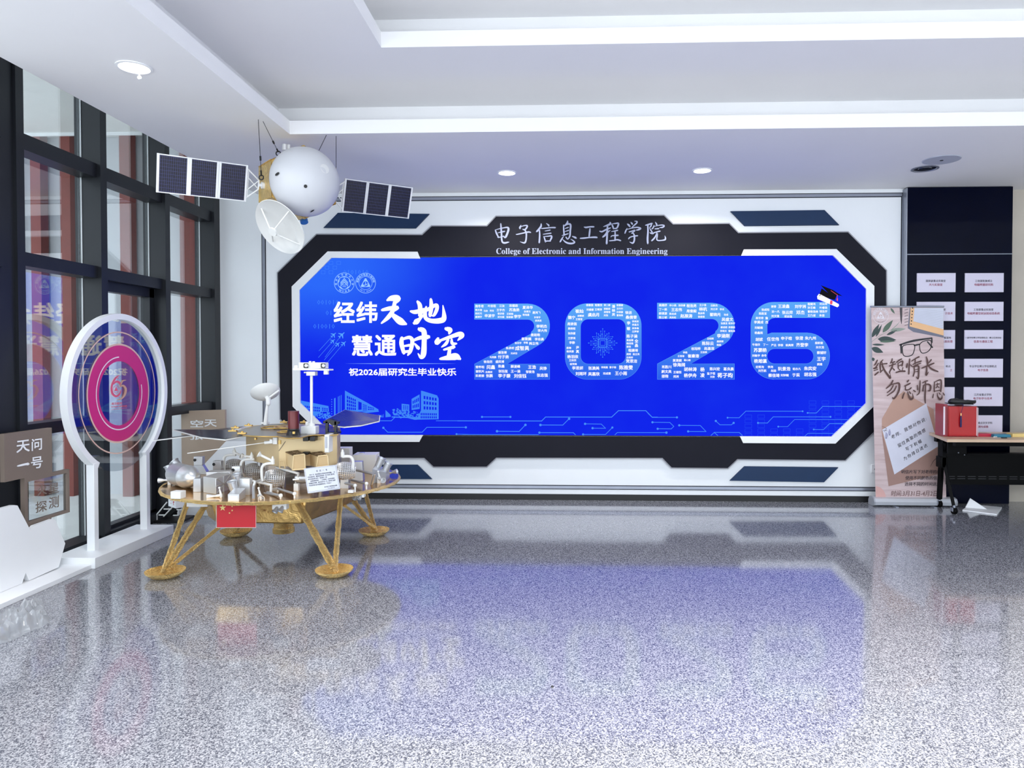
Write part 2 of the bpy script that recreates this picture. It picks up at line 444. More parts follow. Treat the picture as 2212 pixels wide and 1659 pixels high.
# solid dark column at the near end, then three bays
ycol = m_edges[0]
colo = struct(MB().box((XL - .2, 4.0, 0), (-3.72, ycol - .07, 4.02)).box((XL - .1, ycol - .07, 0), (-3.70, ycol, 4.02)).box((-3.72, 4.0, 2.1), (-3.69, ycol - .2, 2.2)).box((-3.72, 4.0, 2.95), (-3.69, ycol - .2, 3.05)).box((-3.72, 4.0, .9), (-3.69, ycol - .2, .98)).build('wall_left', M_char, smooth=False))
struct(MB().box((XL - .2, Y0, 0), (XL, 4.0, .5)).box((XL - .2, Y0, 3.4), (XL, 4.0, 4.02)).build('wall_left_near', M_char, smooth=False))
for i in range(3):
    ya, yb = m_edges[i], m_edges[i + 1]
    w = .078 if i < 2 else .12
    name = 'window_%d' % (1 if i == 0 else 2) if i != 1 else 'door_1'
    fr = MB().box((XL - .16, yb - w, 0), (-3.70, yb, 4.02)).box((XL - .16, ya, 0), (XL + .01, yb, .075)).box((XL - .16, ya, 3.9), (XL, yb, 4.02))
    for zt in ((2.94, 3.05), (2.14, 2.235)): fr.box((XL - .13, ya, zt[0]), (XL + .02, yb - w + .03, zt[1]))
    if i != 1: fr.box((XL - .13, ya, .955), (XL + .02, yb - w + .03, 1.04))
    root = struct(fr.build(name, M_char, smooth=False))
    MB().box((GX - .004, ya, .07), (GX + .004, yb - w, 3.92)).build('pane', M_glass, root, smooth=False)
    MB().box((GX + .005, yb - w - .006, .07), (GX + .012, yb - w, 3.92)).build('gap_light_strip', M_out, root, smooth=False)  # pale strip paints the bright line of light at the glass edge
    if i == 1:
        d = MB()
        for y in (ya + .005, yb - w - .075): d.box((XL - .145, y, .02), (XL - .06, y + .07, 2.14))
        for z in (.02, 2.06): d.box((XL - .145, ya, z), (XL - .06, yb - w, z + .08))
        d.build('door_leaf_frame', M_char, root, smooth=False)
    if i == 2:
        pass

# ================================================================== outdoors beyond the glass
M_pave = mat('paving', (214, 213, 210), .8, var=.06, scale=5)
M_grey = mat('outdoor_render', (196, 199, 203), .8, var=.03)
M_rust = mat('red_brown_fin', (128, 58, 48), .6, var=.08, scale=5)
struct(MB().box((-14, -8, -.16), (XL - .2, 14, -.06)).build('ground', M_pave, smooth=False))
bl = thing('neighbouring_facade', (-6.4, 8.05, -.06), 'grey facade with red brown vertical fins outside the glass', 'facade')
YF = 7.95
MB().box((-9.5, YF, -.06), (XL - .2, YF + .2, 4.9)).build('facade_wall', M_grey, bl, smooth=False)
xa = atY(145, 774, YF - .15).x; step = atY(273, 774, YF - .15).x - xa
for k in range(-5, 7):
    x = xa + step * k if k < 6 else atY(81, 774, YF - .15).x
    if x > XL - .25: continue
    MB().box((x - .058, YF - .15, -.06), (x + .058, YF - .03, atY(200, 287, YF - .15).z)).build('fin', M_rust, bl, smooth=False)
can = atY(200, 287, YF - .15).z
struct(MB().box((-6.5, 5.6, can), (XL - .15, YF, can + .2)).build('canopy', mat('canopy_white', (240, 240, 236), .7), smooth=False))
MB().box((-6.5, YF - .17, can - .035), (XL - .2, YF - .15, can)).build('canopy_edge', M_white, bpy.data.objects['canopy'], smooth=False)

# ================================================================== recessed lamps
def downlight(px, py, r, label, on=True, z=ZC, loc=None, power=None, spread=150):
    p = loc if loc else atZ(px, py, z)
    t = thing('downlight', (p.x, p.y, z), label, 'ceiling light', 'round recessed lamps in the soffit')
    p = Vector((p.x, p.y, z))
    MB().lathe([(r, -.0), (r * 1.02, -.006), (r * .86, -.008), (r * .80, .0)], p, (0, 0, 1), 36, cap=False).build('rim', M_silver if not on else M_white, t)
    if on:
        MB().lathe([(.001, -.004), (r * .80, -.004)], p, (0, 0, 1), 32, cap=False).build('lens', emi('lamp_lens', (255, 255, 255), 9), t)
        l = bpy.data.lights.new('lamp_light', 'AREA'); l.shape = 'DISK'; l.size = r * 1.5; l.energy = power or LAMP_W; l.color = (1, .97, .94); l.spread = math.radians(spread)
        lo = bpy.data.objects.new('lamp_light', l); COL.objects.link(lo); lo.parent = t; lo.location = (0, 0, -.02)
    else:
        MB().lathe([(r * .80, -.003), (r * .5, -.002), (r * .48, -.006), (r * .2, -.006), (.001, -.004)], p, (0, 0, 1), 32, cap=False).build('reflector', mat('chrome_bowl', (120, 124, 134), .15, .9), t)
    return t
downlight(1095, 373, .093, 'lit round downlight left of centre above the blue screen', power=LAMP_W * 1.0)
downlight(1517, 368, .093, 'lit round downlight right of centre above the blue screen', power=LAMP_W * 1.0)
downlight(290, 145, .10, 'lit round downlight in the left ceiling strip with a hanging pull tab', power=LAMP_W * .6)
downlight(1998, 364, .115, 'unlit chrome downlight beside the round ceiling speaker', on=False)
dl = [o for o in bpy.data.objects if o.get('label', '').startswith('lit round downlight in the left')][0]
q = atZ(300, 150, ZC)
MB().tube([q + Vector((0, 0, -.005)), q + Vector((.003, 0, -.04))], .003, 6).ball(q + Vector((.003, 0, -.05)), .011).build('pull_tab', M_whitegloss, dl)
sp = atZ(2034, 345, ZC)
t = thing('ceiling_speaker', sp, 'flat round grey speaker cover in the ceiling near the navy panel', 'speaker')
MB().lathe([(.001, -.006), (.15, -.006), (.155, 0)], sp, (0, 0, 1), 40, cap=False).build('cover', mat('speaker_grille', (176, 180, 192), .6), t)
MB().lathe([(.001, -.009), (.014, -.009), (.014, -.005)], sp, (0, 0, 1), 16, cap=False).build('centre_button', M_char, t)
# unseen ceiling lamps above the frame, added to brighten the near floor
for x, y, zz, w in ((-2.7, 1.6, ZC, .8),) + tuple((x, y, z2, 1.65) for x in (-.4, 1.0, 2.4, 3.8, 5.2) for y in (.4, 2.3)):
    t = downlight(0, 0, .1, '', z=zz, loc=Vector((x, y, zz)), power=LAMP_W * w, spread=95)
    for k in ('label', 'category', 'group'): del t[k]
    t.name = 'ceiling_fill_lamp'; struct(t)
# ================================================================== back wall relief
def wc(ox, oy, s, d): return crop(ox, oy, s, YW - d)
PX = lambda d: (lambda x, y: atY(x, y, YW - d))
def wall_poly(name, pts, d, m, parent=None, holes=(), th=.02, bevel=0.0):
    return MB().poly(pts, PX(d), (0, th, 0), holes).build(name, m, parent, smooth=False, bevel=bevel)
SCR = [(715.6, 557.2), (1799.4, 551.8), (1871.3, 624), (1871.3, 870.6), (1797, 942.7), (718, 938.5), (648, 870.5), (646, 626.5)]
SCRH = [(715, 554), (1800.5, 549), (1874, 623), (1874, 871.5), (1798, 945.5), (717, 941.5), (645, 871.5), (643, 625.5)]
OUT = [(600, 589.5), (684, 507), (912, 508), (932.5, 489), (1052, 489), (1071.7, 468), (1434, 466), (1453.7, 484.8), (1575, 483.8), (1594.6, 503.7), (1831.7, 502), (1914, 584.4), (1914.5, 906),
       (1826, 994), (1592.7, 991.6), (1572, 1011), (1451, 1009.7), (1431, 989), (1071.7, 988.5), (1051, 1007.8), (936.6, 1007.8), (916.6, 989), (690, 988), (606, 905)]
fr = thing('screen_surround', (.2, YW, 0), 'black angular wall surround with grey lettering framing the blue screen', 'wall panel')
wall_poly('black_panel', OUT, .035, M_panelblack, fr, th=.034, holes=[SCRH])
def grow(pts, k):
    # push each corner outwards
    out = []
    n = len(pts)
    for i, p in enumerate(pts):
        a, b = Vector(pts[i - 1]), Vector(pts[(i + 1) % n]); p = Vector(p)
        d1 = (p - a).normalized(); d2 = (b - p).normalized(); n1 = Vector((d1.y, -d1.x)); n2 = Vector((d2.y, -d2.x)); m = (n1 + n2); m.normalize()
        out.append(tuple(p + m * k / max(.5, m.dot(n1))))
    return out
wall_poly('grey_edge', grow(OUT, 2.3), .030, mat('panel_edge_grey', (150, 150, 156), .5), fr, th=.029, holes=[SCRH])
WL = [(907, 558), (901.8, 544), (707.7, 543), (630, 619), (632, 878), (708, 954.3), (905.6, 954.3), (913, 940.5), (718, 939), (648.5, 870.5), (646.3, 626.3), (715.6, 557)]
WR = [(1601.5, 552), (1607, 539), (1807, 538), (1888.7, 617.8), (1887.5, 877.6), (1804.7, 958), (1605.6, 956.8), (1599, 943), (1797, 943), (1871.2, 871), (1871.8, 624), (1799.6, 551.5)]
wall_poly('white_frame', WL, .05, M_whitegloss, fr, th=.02, bevel=.003)
wall_poly('white_frame', WR, .05, M_whitegloss, fr, th=.02, bevel=.003)
for pts, w in ((((730, 460), (927, 462), (897.6, 492.7), (699, 492)), 'upper left'), (((1578.5, 456.6), (1781, 454), (1812.8, 485.8), (1609, 487.6)), 'upper right'),
               (((699, 1004), (901.5, 1004.6), (932.5, 1035), (730, 1034)), 'lower left'), (((1608.7, 1008), (1811, 1010), (1780, 1041.4), (1577, 1038)), 'lower right')):
    o = recenter(wall_poly('slanted_plaque', pts, .022, M_teal, th=.021, bevel=.002))
    tag(o, 'dark blue parallelogram plaque on the white wall, %s of the screen' % w, 'wall plaque', 'dark blue slanted plaques around the screen')

# brush lettering: "x y w x y w ...|stroke ..."
def strokes(mb, txt, fn, vec=(0, 0, 0), k=1.0):
    ns = 0
    for st in txt.split('|'):
        q = [float(t) for t in st.replace(',', ' ').split()]
        if len(q) >= 6:
            o = len(mb.v); mb.stroke([tuple(q[i:i + 3]) for i in range(0, len(q), 3)], fn, vec, k=k); ns += 1
            nn = Vector((0, -1, 0)) * (.00016 * ns); mb.v[o:] = [tuple(Vector(v) + nn) for v in mb.v[o:]]
    return mb
SIGN_A = ("240 145 26 248 250 38 258 400 40 262 520 40 285 590 40 340 605 42 400 592 34 438 585 16|110 300 26 140 380 38 190 480 26|120 290 12 260 255 22 390 235 34 425 270 48 400 370 48 350 470 46 300 440 18|170 365 12 250 345 26 330 330 34|170 470 30 240 465 20 310 440 20|"
 "725 180 14 700 235 44 700 262 36|700 225 14 790 195 24 865 190 30 868 225 36 820 285 34 760 275 12|770 290 12 815 300 30 850 380 36 845 520 36 820 595 40 770 600 28 700 575 8|605 400 14 640 400 26 800 365 30 900 345 36 955 355 26|"
 "1205 150 24 1200 210 44 1150 280 44 1100 335 42|1165 300 30 1170 420 36 1160 600 40|1330 140 12 1375 175 34 1390 200 38|1210 262 18 1300 255 26 1450 240 28 1540 240 34|1295 322 14 1420 300 28|1255 398 16 1440 375 30|1270 455 26 1290 510 32 1310 580 34|1280 455 16 1380 445 26 1450 440 34 1450 490 40 1415 560 30|1310 565 26 1380 560 26 1430 565 24|"
 "1835 85 26 1830 130 46 1780 185 36 1735 200 20|1740 180 26 1745 290 36 1755 420 34|1760 200 14 1830 165 26 1890 155 38 1910 200 42 1900 320 40 1890 440 38 1840 515 24 1800 470 30|1775 265 14 1855 235 28|1775 335 14 1860 305 28|1705 430 18 1760 415 26 1850 385 28|1740 450 16 1700 510 34 1660 580 34|1720 520 8 1780 580 34 1860 615 40 1950 618 40 2005 590 32 1960 545 24 1910 515 8|1945 448 14 2000 470 40 2040 490 44")
SIGN_B = ("130 225 18 180 235 40 270 220 34 360 220 38|270 265 30 262 350 40 250 450 34|40 495 26 130 490 36 260 475 30 380 470 40 440 475 36|"
 "750 115 30 755 150 48 680 185 40 590 215 10|505 325 24 560 335 34 660 285 34 760 245 24|690 200 34 685 300 44 680 420 42 668 620 44|690 320 36 640 410 46 575 465 34|700 350 30 730 320 20 755 305 10|790 160 18 810 200 36 835 265 34|800 150 14 880 140 30 945 135 34 945 180 40 910 250 34 845 262 22|780 335 14 850 322 24 930 305 32|870 330 28 872 430 34 868 545 34|770 465 14 800 435 24 940 425 38|735 555 22 850 545 28 920 530 34 1000 550 32|"
 "1160 150 14 1190 175 44 1225 215 34|1245 110 14 1270 140 38 1285 160 28|1335 85 14 1390 95 30 1385 130 34 1320 190 28 1270 240 18|1155 260 18 1125 320 34 1105 375 28|1150 285 12 1280 250 22 1400 235 30 1480 260 34 1430 290 36 1380 300 24|1205 345 24 1270 325 26 1340 305 32 1310 340 28 1265 370 12|1265 375 22 1310 385 28 1330 450 38 1325 560 38 1290 610 36 1240 595 20 1215 580 8|1190 510 26 1230 470 26 1320 445 26 1405 435 30|"
 "1590 185 14 1640 175 36 1730 145 34 1755 140 30|1650 180 34 1655 330 38 1645 500 44 1650 620 40|1745 150 30 1720 215 30 1695 240 16 1720 300 26 1750 340 30 1740 380 36 1700 360 16|1830 110 14 1855 150 34 1865 180 34|1800 190 24 1775 250 30 1745 275 22|1800 215 12 1900 190 20 2000 180 26 2040 200 34 2000 235 36 1930 240 14|1820 272 22 1915 265 30|1765 390 34 1810 360 26 1940 325 34|1870 345 18 1850 420 30 1800 500 36 1745 555 34|1890 380 12 1875 450 28 1865 520 30 1900 550 26 2000 545 28 2065 525 38 2070 480 30 2055 435 8")
mb = MB()
strokes(mb, SIGN_A, wc(1060, 470, .0904159, .041), (0, .006, 0)); strokes(mb, SIGN_B, wc(1250, 470, .0904159, .041), (0, .006, 0))
mb.build('calligraphy_lettering', M_lav, fr, smooth=False)
bold = ''.join(chr(0x1D400 + ord(c) - 65) if c.isupper() else chr(0x1D41A + ord(c) - 97) if c.islower() else c for c in 'College of Electronic and Information Engineering')
mb = MB(); mb.fit(bold, 1072, 536, 1442, 552.5, PX(.037), res=2); mb.build('english_lettering', M_lav, fr, smooth=False)

# ================================================================== LED screen
scr = thing('led_screen', (.2, YW, 0), 'large eight sided blue LED screen lit with 2026 graduation greeting', 'screen')
DS = .030
def screen_mat():
    m = bpy.data.materials.new('screen_blue'); m.use_nodes = True
    nt = m.node_tree; nt.nodes.clear()
    o = nt.nodes.new('ShaderNodeOutputMaterial'); e = nt.nodes.new('ShaderNodeEmission'); nt.links.new(e.outputs[0], o.inputs[0])
    g = nt.nodes.new('ShaderNodeNewGeometry'); sx = nt.nodes.new('ShaderNodeSeparateXYZ'); nt.links.new(g.outputs['Position'], sx.inputs[0])
    def mr(axis, a, b):
        q = nt.nodes.new('ShaderNodeMapRange'); q.inputs[1].default_value = a; q.inputs[2].default_value = b; q.interpolation_type = 'SMOOTHSTEP'
        nt.links.new(sx.outputs[axis], q.inputs[0]); return q.outputs[0]
    k = nt.nodes.new('ShaderNodeMath'); k.operation = 'MULTIPLY'; nt.links.new(mr('X', -.9, -2.6), k.inputs[0]); nt.links.new(mr('Z', 1.45, 2.5), k.inputs[1])
    n = nt.nodes.new('ShaderNodeTexNoise'); n.inputs['Scale'].default_value = 1.6; n.inputs['Detail'].default_value = 3; nt.links.new(g.outputs['Position'], n.inputs['Vector'])
    a = nt.nodes.new('ShaderNodeMath'); a.operation = 'MULTIPLY_ADD'; a.inputs[1].default_value = .22; nt.links.new(n.outputs['Fac'], a.inputs[0]); nt.links.new(k.outputs[0], a.inputs[2])
    s = nt.nodes.new('ShaderNodeMath'); s.operation = 'SUBTRACT'; s.inputs[1].default_value = .09; nt.links.new(a.outputs[0], s.inputs[0])
    r = nt.nodes.new('ShaderNodeValToRGB'); r.color_ramp.elements[0].color = rgb((16, 35, 226)); r.color_ramp.elements[1].color = rgb((42, 101, 240)); r.color_ramp.elements[1].position = .9
    nt.links.new(s.outputs[0], r.inputs[0]); nt.links.new(r.outputs[0], e.inputs['Color']); e.inputs['Strength'].default_value = 1.0
    return m
wall_poly('display', SCR, DS, screen_mat(), scr, th=.02)
wall_poly('bezel', grow(SCR, 1.6), .028, M_black, scr, th=.02)
E_white = emi('screen_white', (250, 250, 255)); E_circ = emi('screen_line_blue', (70, 140, 240)); E_faint = emi('screen_faint_blue', (44, 100, 236)); E_fr2 = emi('screen_fainter_blue', (34, 72, 234))
E_pale = emi('screen_pale_blue', (150, 196, 250)); E_sky = emi('screen_skyline', (62, 130, 238)); E_plane = emi('screen_plane', (86, 160, 245))
L1, L2, L3 = DS + .0012, DS + .0024, DS + .0036
# title
f5 = wc(630, 550, .241038, L2)
mb = MB()
for ch, x0, y0, x1, y1 in (('经', 376, 420, 566, 612), ('纬', 580, 420, 770, 612), ('慧', 540, 720, 727, 908), ('通', 745, 718, 938, 908)):
    mb.fit(ch, x0, y0, x1, y1, f5, bold=.028, shear=.0, res=3)
mb.fit('祝2026届研究生毕业快乐', 512, 1017, 1476, 1086, f5, bold=.028, res=2)
TITLE = ("858 408 18 895 392 44 950 392 50 940 422 28|812 496 22 880 482 34 950 474 26 925 500 18|925 425 30 905 505 34 865 562 34 806 614 14|893 528 24 930 562 44 978 600 56 1024 622 20|"
 "1068 508 18 1110 514 34 1190 494 30|1130 422 22 1150 460 36 1153 550 34|1102 612 30 1120 600 44 1155 570 22 1200 520 10|1170 524 14 1235 484 28 1295 452 28 1302 486 30 1278 540 24 1258 548 10|1248 402 22 1252 470 34 1240 545 28|1206 470 18 1196 530 30 1205 572 32 1255 594 36 1330 592 44 1366 566 40 1356 456 8|"
 "988 750 30 985 800 36 1005 880 28|990 760 18 1055 742 28 1082 775 32 1066 860 30 1042 900 14|1008 820 16 1056 812 22|1005 872 22 1055 866 22|1078 775 16 1150 746 30 1224 738 34|1148 668 34 1186 690 42 1188 790 40 1182 890 44 1160 922 26 1134 888 10|1105 800 14 1135 838 30|"
 "1386 664 30 1420 676 40 1412 706 18|1312 755 26 1302 788 40 1336 778 12|1325 772 18 1420 738 28 1505 712 38 1526 728 38 1490 768 10|1404 762 20 1382 800 26 1345 828 10|1434 758 16 1440 796 26 1476 798 16|1366 852 16 1452 828 30|1418 838 26 1406 925 34|1334 934 20 1400 924 40 1470 914 56 1508 934 22")
strokes(mb, TITLE, f5, k=1.12)
mb.build('title_lettering', E_white, scr, smooth=False)
mb = MB(); mb.poly([(480, 977), (980, 973.5), (1475, 977), (980, 980.5)], f5); mb.build('divider_line', E_pale, scr, smooth=False)
# the five aircraft with their trails
mb = MB()
def plane(x, y, s):
    a = math.radians(-42); ca, sa = math.cos(a), math.sin(a)
    P = [(1, 0), (.8, .1), (.35, .12), (-.25, .85), (-.42, .85), (-.1, .12), (-.55, .1), (-.8, .38), (-.92, .38), (-.8, 0)]
    P = P + [(u, -v) for u, v in P[::-1][1:-1]]
    mb.poly([(x + (u * ca - v * sa) * s, y + (u * sa + v * ca) * s) for u, v in P], f5)
for x, y, s in ((375, 720, 30), (448, 720, 36), (368, 775, 26), (412, 803, 26), (466, 796, 28)): plane(x, y, s)
for a, b in (((355, 742), (245, 862)), ((428, 745), (300, 918)), ((352, 795), (240, 922)), ((398, 820), (292, 945)), ((450, 814), (325, 962))): mb.line([a, b], 2.2, f5)
mb.build('aircraft_graphic', E_plane, scr, smooth=False)
# two round emblems
fe = wc(700, 570, .0632911, L2)
def emblem_triangle(mb, cx, cy, R, fn, cn='', en='', chars=1.0):
    mb.arc(cx, cy, R, R * .045, 0, 360, fn, 56); mb.arc(cx, cy, R * .66, R * .035, 0, 360, fn, 48)
    k = R / 345
    tri = [(cx - 20 * k, cy - 165 * k), (cx + 20 * k, cy - 165 * k), (cx + 165 * k, cy + 105 * k), (cx + 150 * k, cy + 135 * k), (cx - 150 * k, cy + 135 * k), (cx - 165 * k, cy + 105 * k)]
    hole = [(cx + 88 * k * math.cos(t * math.pi / 14), cy + 28 * k + 88 * k * math.sin(t * math.pi / 14)) for t in range(28)]
    mb.poly(tri, fn, holes=[hole])
    mb.stroke([(cx - 80 * k, cy + 70 * k, 20 * k), (cx, cy + 66 * k, 28 * k), (cx + 75 * k, cy + 20 * k, 14 * k)], fn)
    mb.disc(cx, cy - 30 * k, 12 * k, fn, 10); mb.line([(cx, cy - 15 * k), (cx, cy + 40 * k)], 22 * k, fn)
    n = len(cn)
    for i, ch in enumerate(cn):
        a = math.radians(-168 + 156 * i / max(1, n - 1)); mb.cjk(ch, cx + math.cos(a) * R * .83, cy + math.sin(a) * R * .83, R * .235, fn, bold=.03, rot=a + math.pi / 2)
    m = len(en)
    for i, ch in enumerate(en):
        if ch == ' ': continue
        a = math.radians(128 - 76 * i / max(1, m - 1)); vs, fs = glyph(ch, .03, 1); r0 = R * .83; ro = a - math.pi / 2; h = R * .17
        mb.add([fn(cx + math.cos(a) * r0 + ((gx - .3) * math.cos(ro) + (gy - .35) * math.sin(ro)) * h, cy + math.sin(a) * r0 + ((gx - .3) * math.sin(ro) - (gy - .35) * math.cos(ro)) * h) for gx, gy in vs], fs)
mb = MB(); emblem_triangle(mb, 1417, 655, 340, fe, '南航电子信息工程学院', 'CEIE NUAA'); mb.build('college_emblem', E_pale, scr, smooth=False)
mb = MB()
cx, cy, R = 690, 650, 342
mb.arc(cx, cy, R, 15, 0, 360, fe, 56)
for i in range(5):
    a0 = -90 + 72 * i
    seg = 14
    ro = 226
    outer = [(cx + ro * math.cos(math.radians(a0 - 36 + 72 * j / seg)), cy + ro * math.sin(math.radians(a0 - 36 + 72 * j / seg))) for j in range(seg + 1)]
    inner = []
    for j in range(seg, -1, -1):
        t = -1 + 2 * j / seg; r = 196 + 14 * abs(t) - 22 * math.exp(-(t * 3.2) ** 2) * (1 if i else .5); a = math.radians(a0 + 36 * t)
        inner.append((cx + r * math.cos(a), cy + r * math.sin(a)))
    mb.poly(outer + inner, fe)
for k, (y, w) in enumerate(((520, 120), (575, 120), (635, 120))):
    for s in (-1, 1): mb.line([(cx, y - 20 + k * 4), (cx + s * w, y + 118)], 24, fe)
mb.line([(cx - 60, 715), (cx + 60, 715)], 14, fe)
mb.fit('1952', 630, 750, 755, 795, fe, bold=.02)
for i, ch in enumerate('南京航空航天大学'):
    a = math.radians(-188 + 196 * i / 7); mb.cjk(ch, cx + math.cos(a) * 285, cy + math.sin(a) * 285, 72, fe, bold=.03, rot=a + math.pi / 2)
for i, ch in enumerate('NUAA'):
    a = math.radians(121 - 62 * i / 3); vs, fs = glyph(ch, .03, 1); ro = a - math.pi / 2; h = 100
    mb.add([fe(cx + math.cos(a) * 285 + ((gx - .3) * math.cos(ro) + (gy - .35) * math.sin(ro)) * h, cy + math.sin(a) * 285 + ((gx - .3) * math.sin(ro) - (gy - .35) * math.cos(ro)) * h) for gx, gy in vs], fs)
mb.build('university_emblem', E_pale, scr, smooth=False)

# the four digits
DZ0, DZ1 = atY(1300, 819, YW).z, atY(1300, 655, YW).z
E_dig = emi('digit_blue', (40, 92, 228), 1.0, (88, 164, 240), DZ0, DZ1); E_edge = emi('digit_edge', (100, 170, 245), .9)
def circ(x, y, r, a0, a1, n=16, ry=None):
    return [(x + r * math.cos(math.radians(a0 + (a1 - a0) * i / n)), y + (ry or r) * math.sin(math.radians(a0 + (a1 - a0) * i / n))) for i in range(n + 1)]
f6, f6b, f6e = wc(1000, 640, .185353, L1), wc(1000, 640, .185353, L2), wc(1000, 640, .185353, DS + .0006)
f7, f7b, f7e = wc(1400, 600, .217, L1), wc(1400, 600, .217, L2), wc(1400, 600, .217, DS + .0006)
two = [(135, 88), (755, 88)] + circ(755, 345, 256, -88, 62) + [(510, 790), (1010, 790), (1010, 967), (137, 967), (137, 790), (792, 440)] + circ(755, 348, 79, 55, -88, 10) + [(135, 268)]
def map2(p): return ((p[0] - 135) / 875 * 766 + 92, (p[1] - 88) / 879 * 758 + 252)
zero_o = circ(1453, 345, 260, 180, 270) + circ(1818, 345, 260, 270, 360) + circ(1818, 707, 260, 0, 90) + circ(1453, 707, 260, 90, 180)
zero_i = circ(1460, 355, 90, 180, 270, 8) + circ(1808, 355, 90, 270, 360, 8) + circ(1808, 700, 90, 0, 90, 8) + circ(1460, 700, 90, 90, 180, 8)
six_o = [(1808, 243), (1808, 397), (1262, 397)] + circ(1262, 470, 78, 270, 180, 8, 72) + [(1184, 566), (1230, 549), (1585, 549)] + circ(1585, 779, 222, -90, 90, 18, 229) + [(1250, 1008)] + circ(1250, 782, 226, 90, 180) + circ(1250, 470, 226, 180, 270)
six_i = circ(1258, 781, 76, 90, 270, 12) + circ(1573, 781, 76, -90, 90, 12)
def growp(pts, k):
    return grow(pts, k)
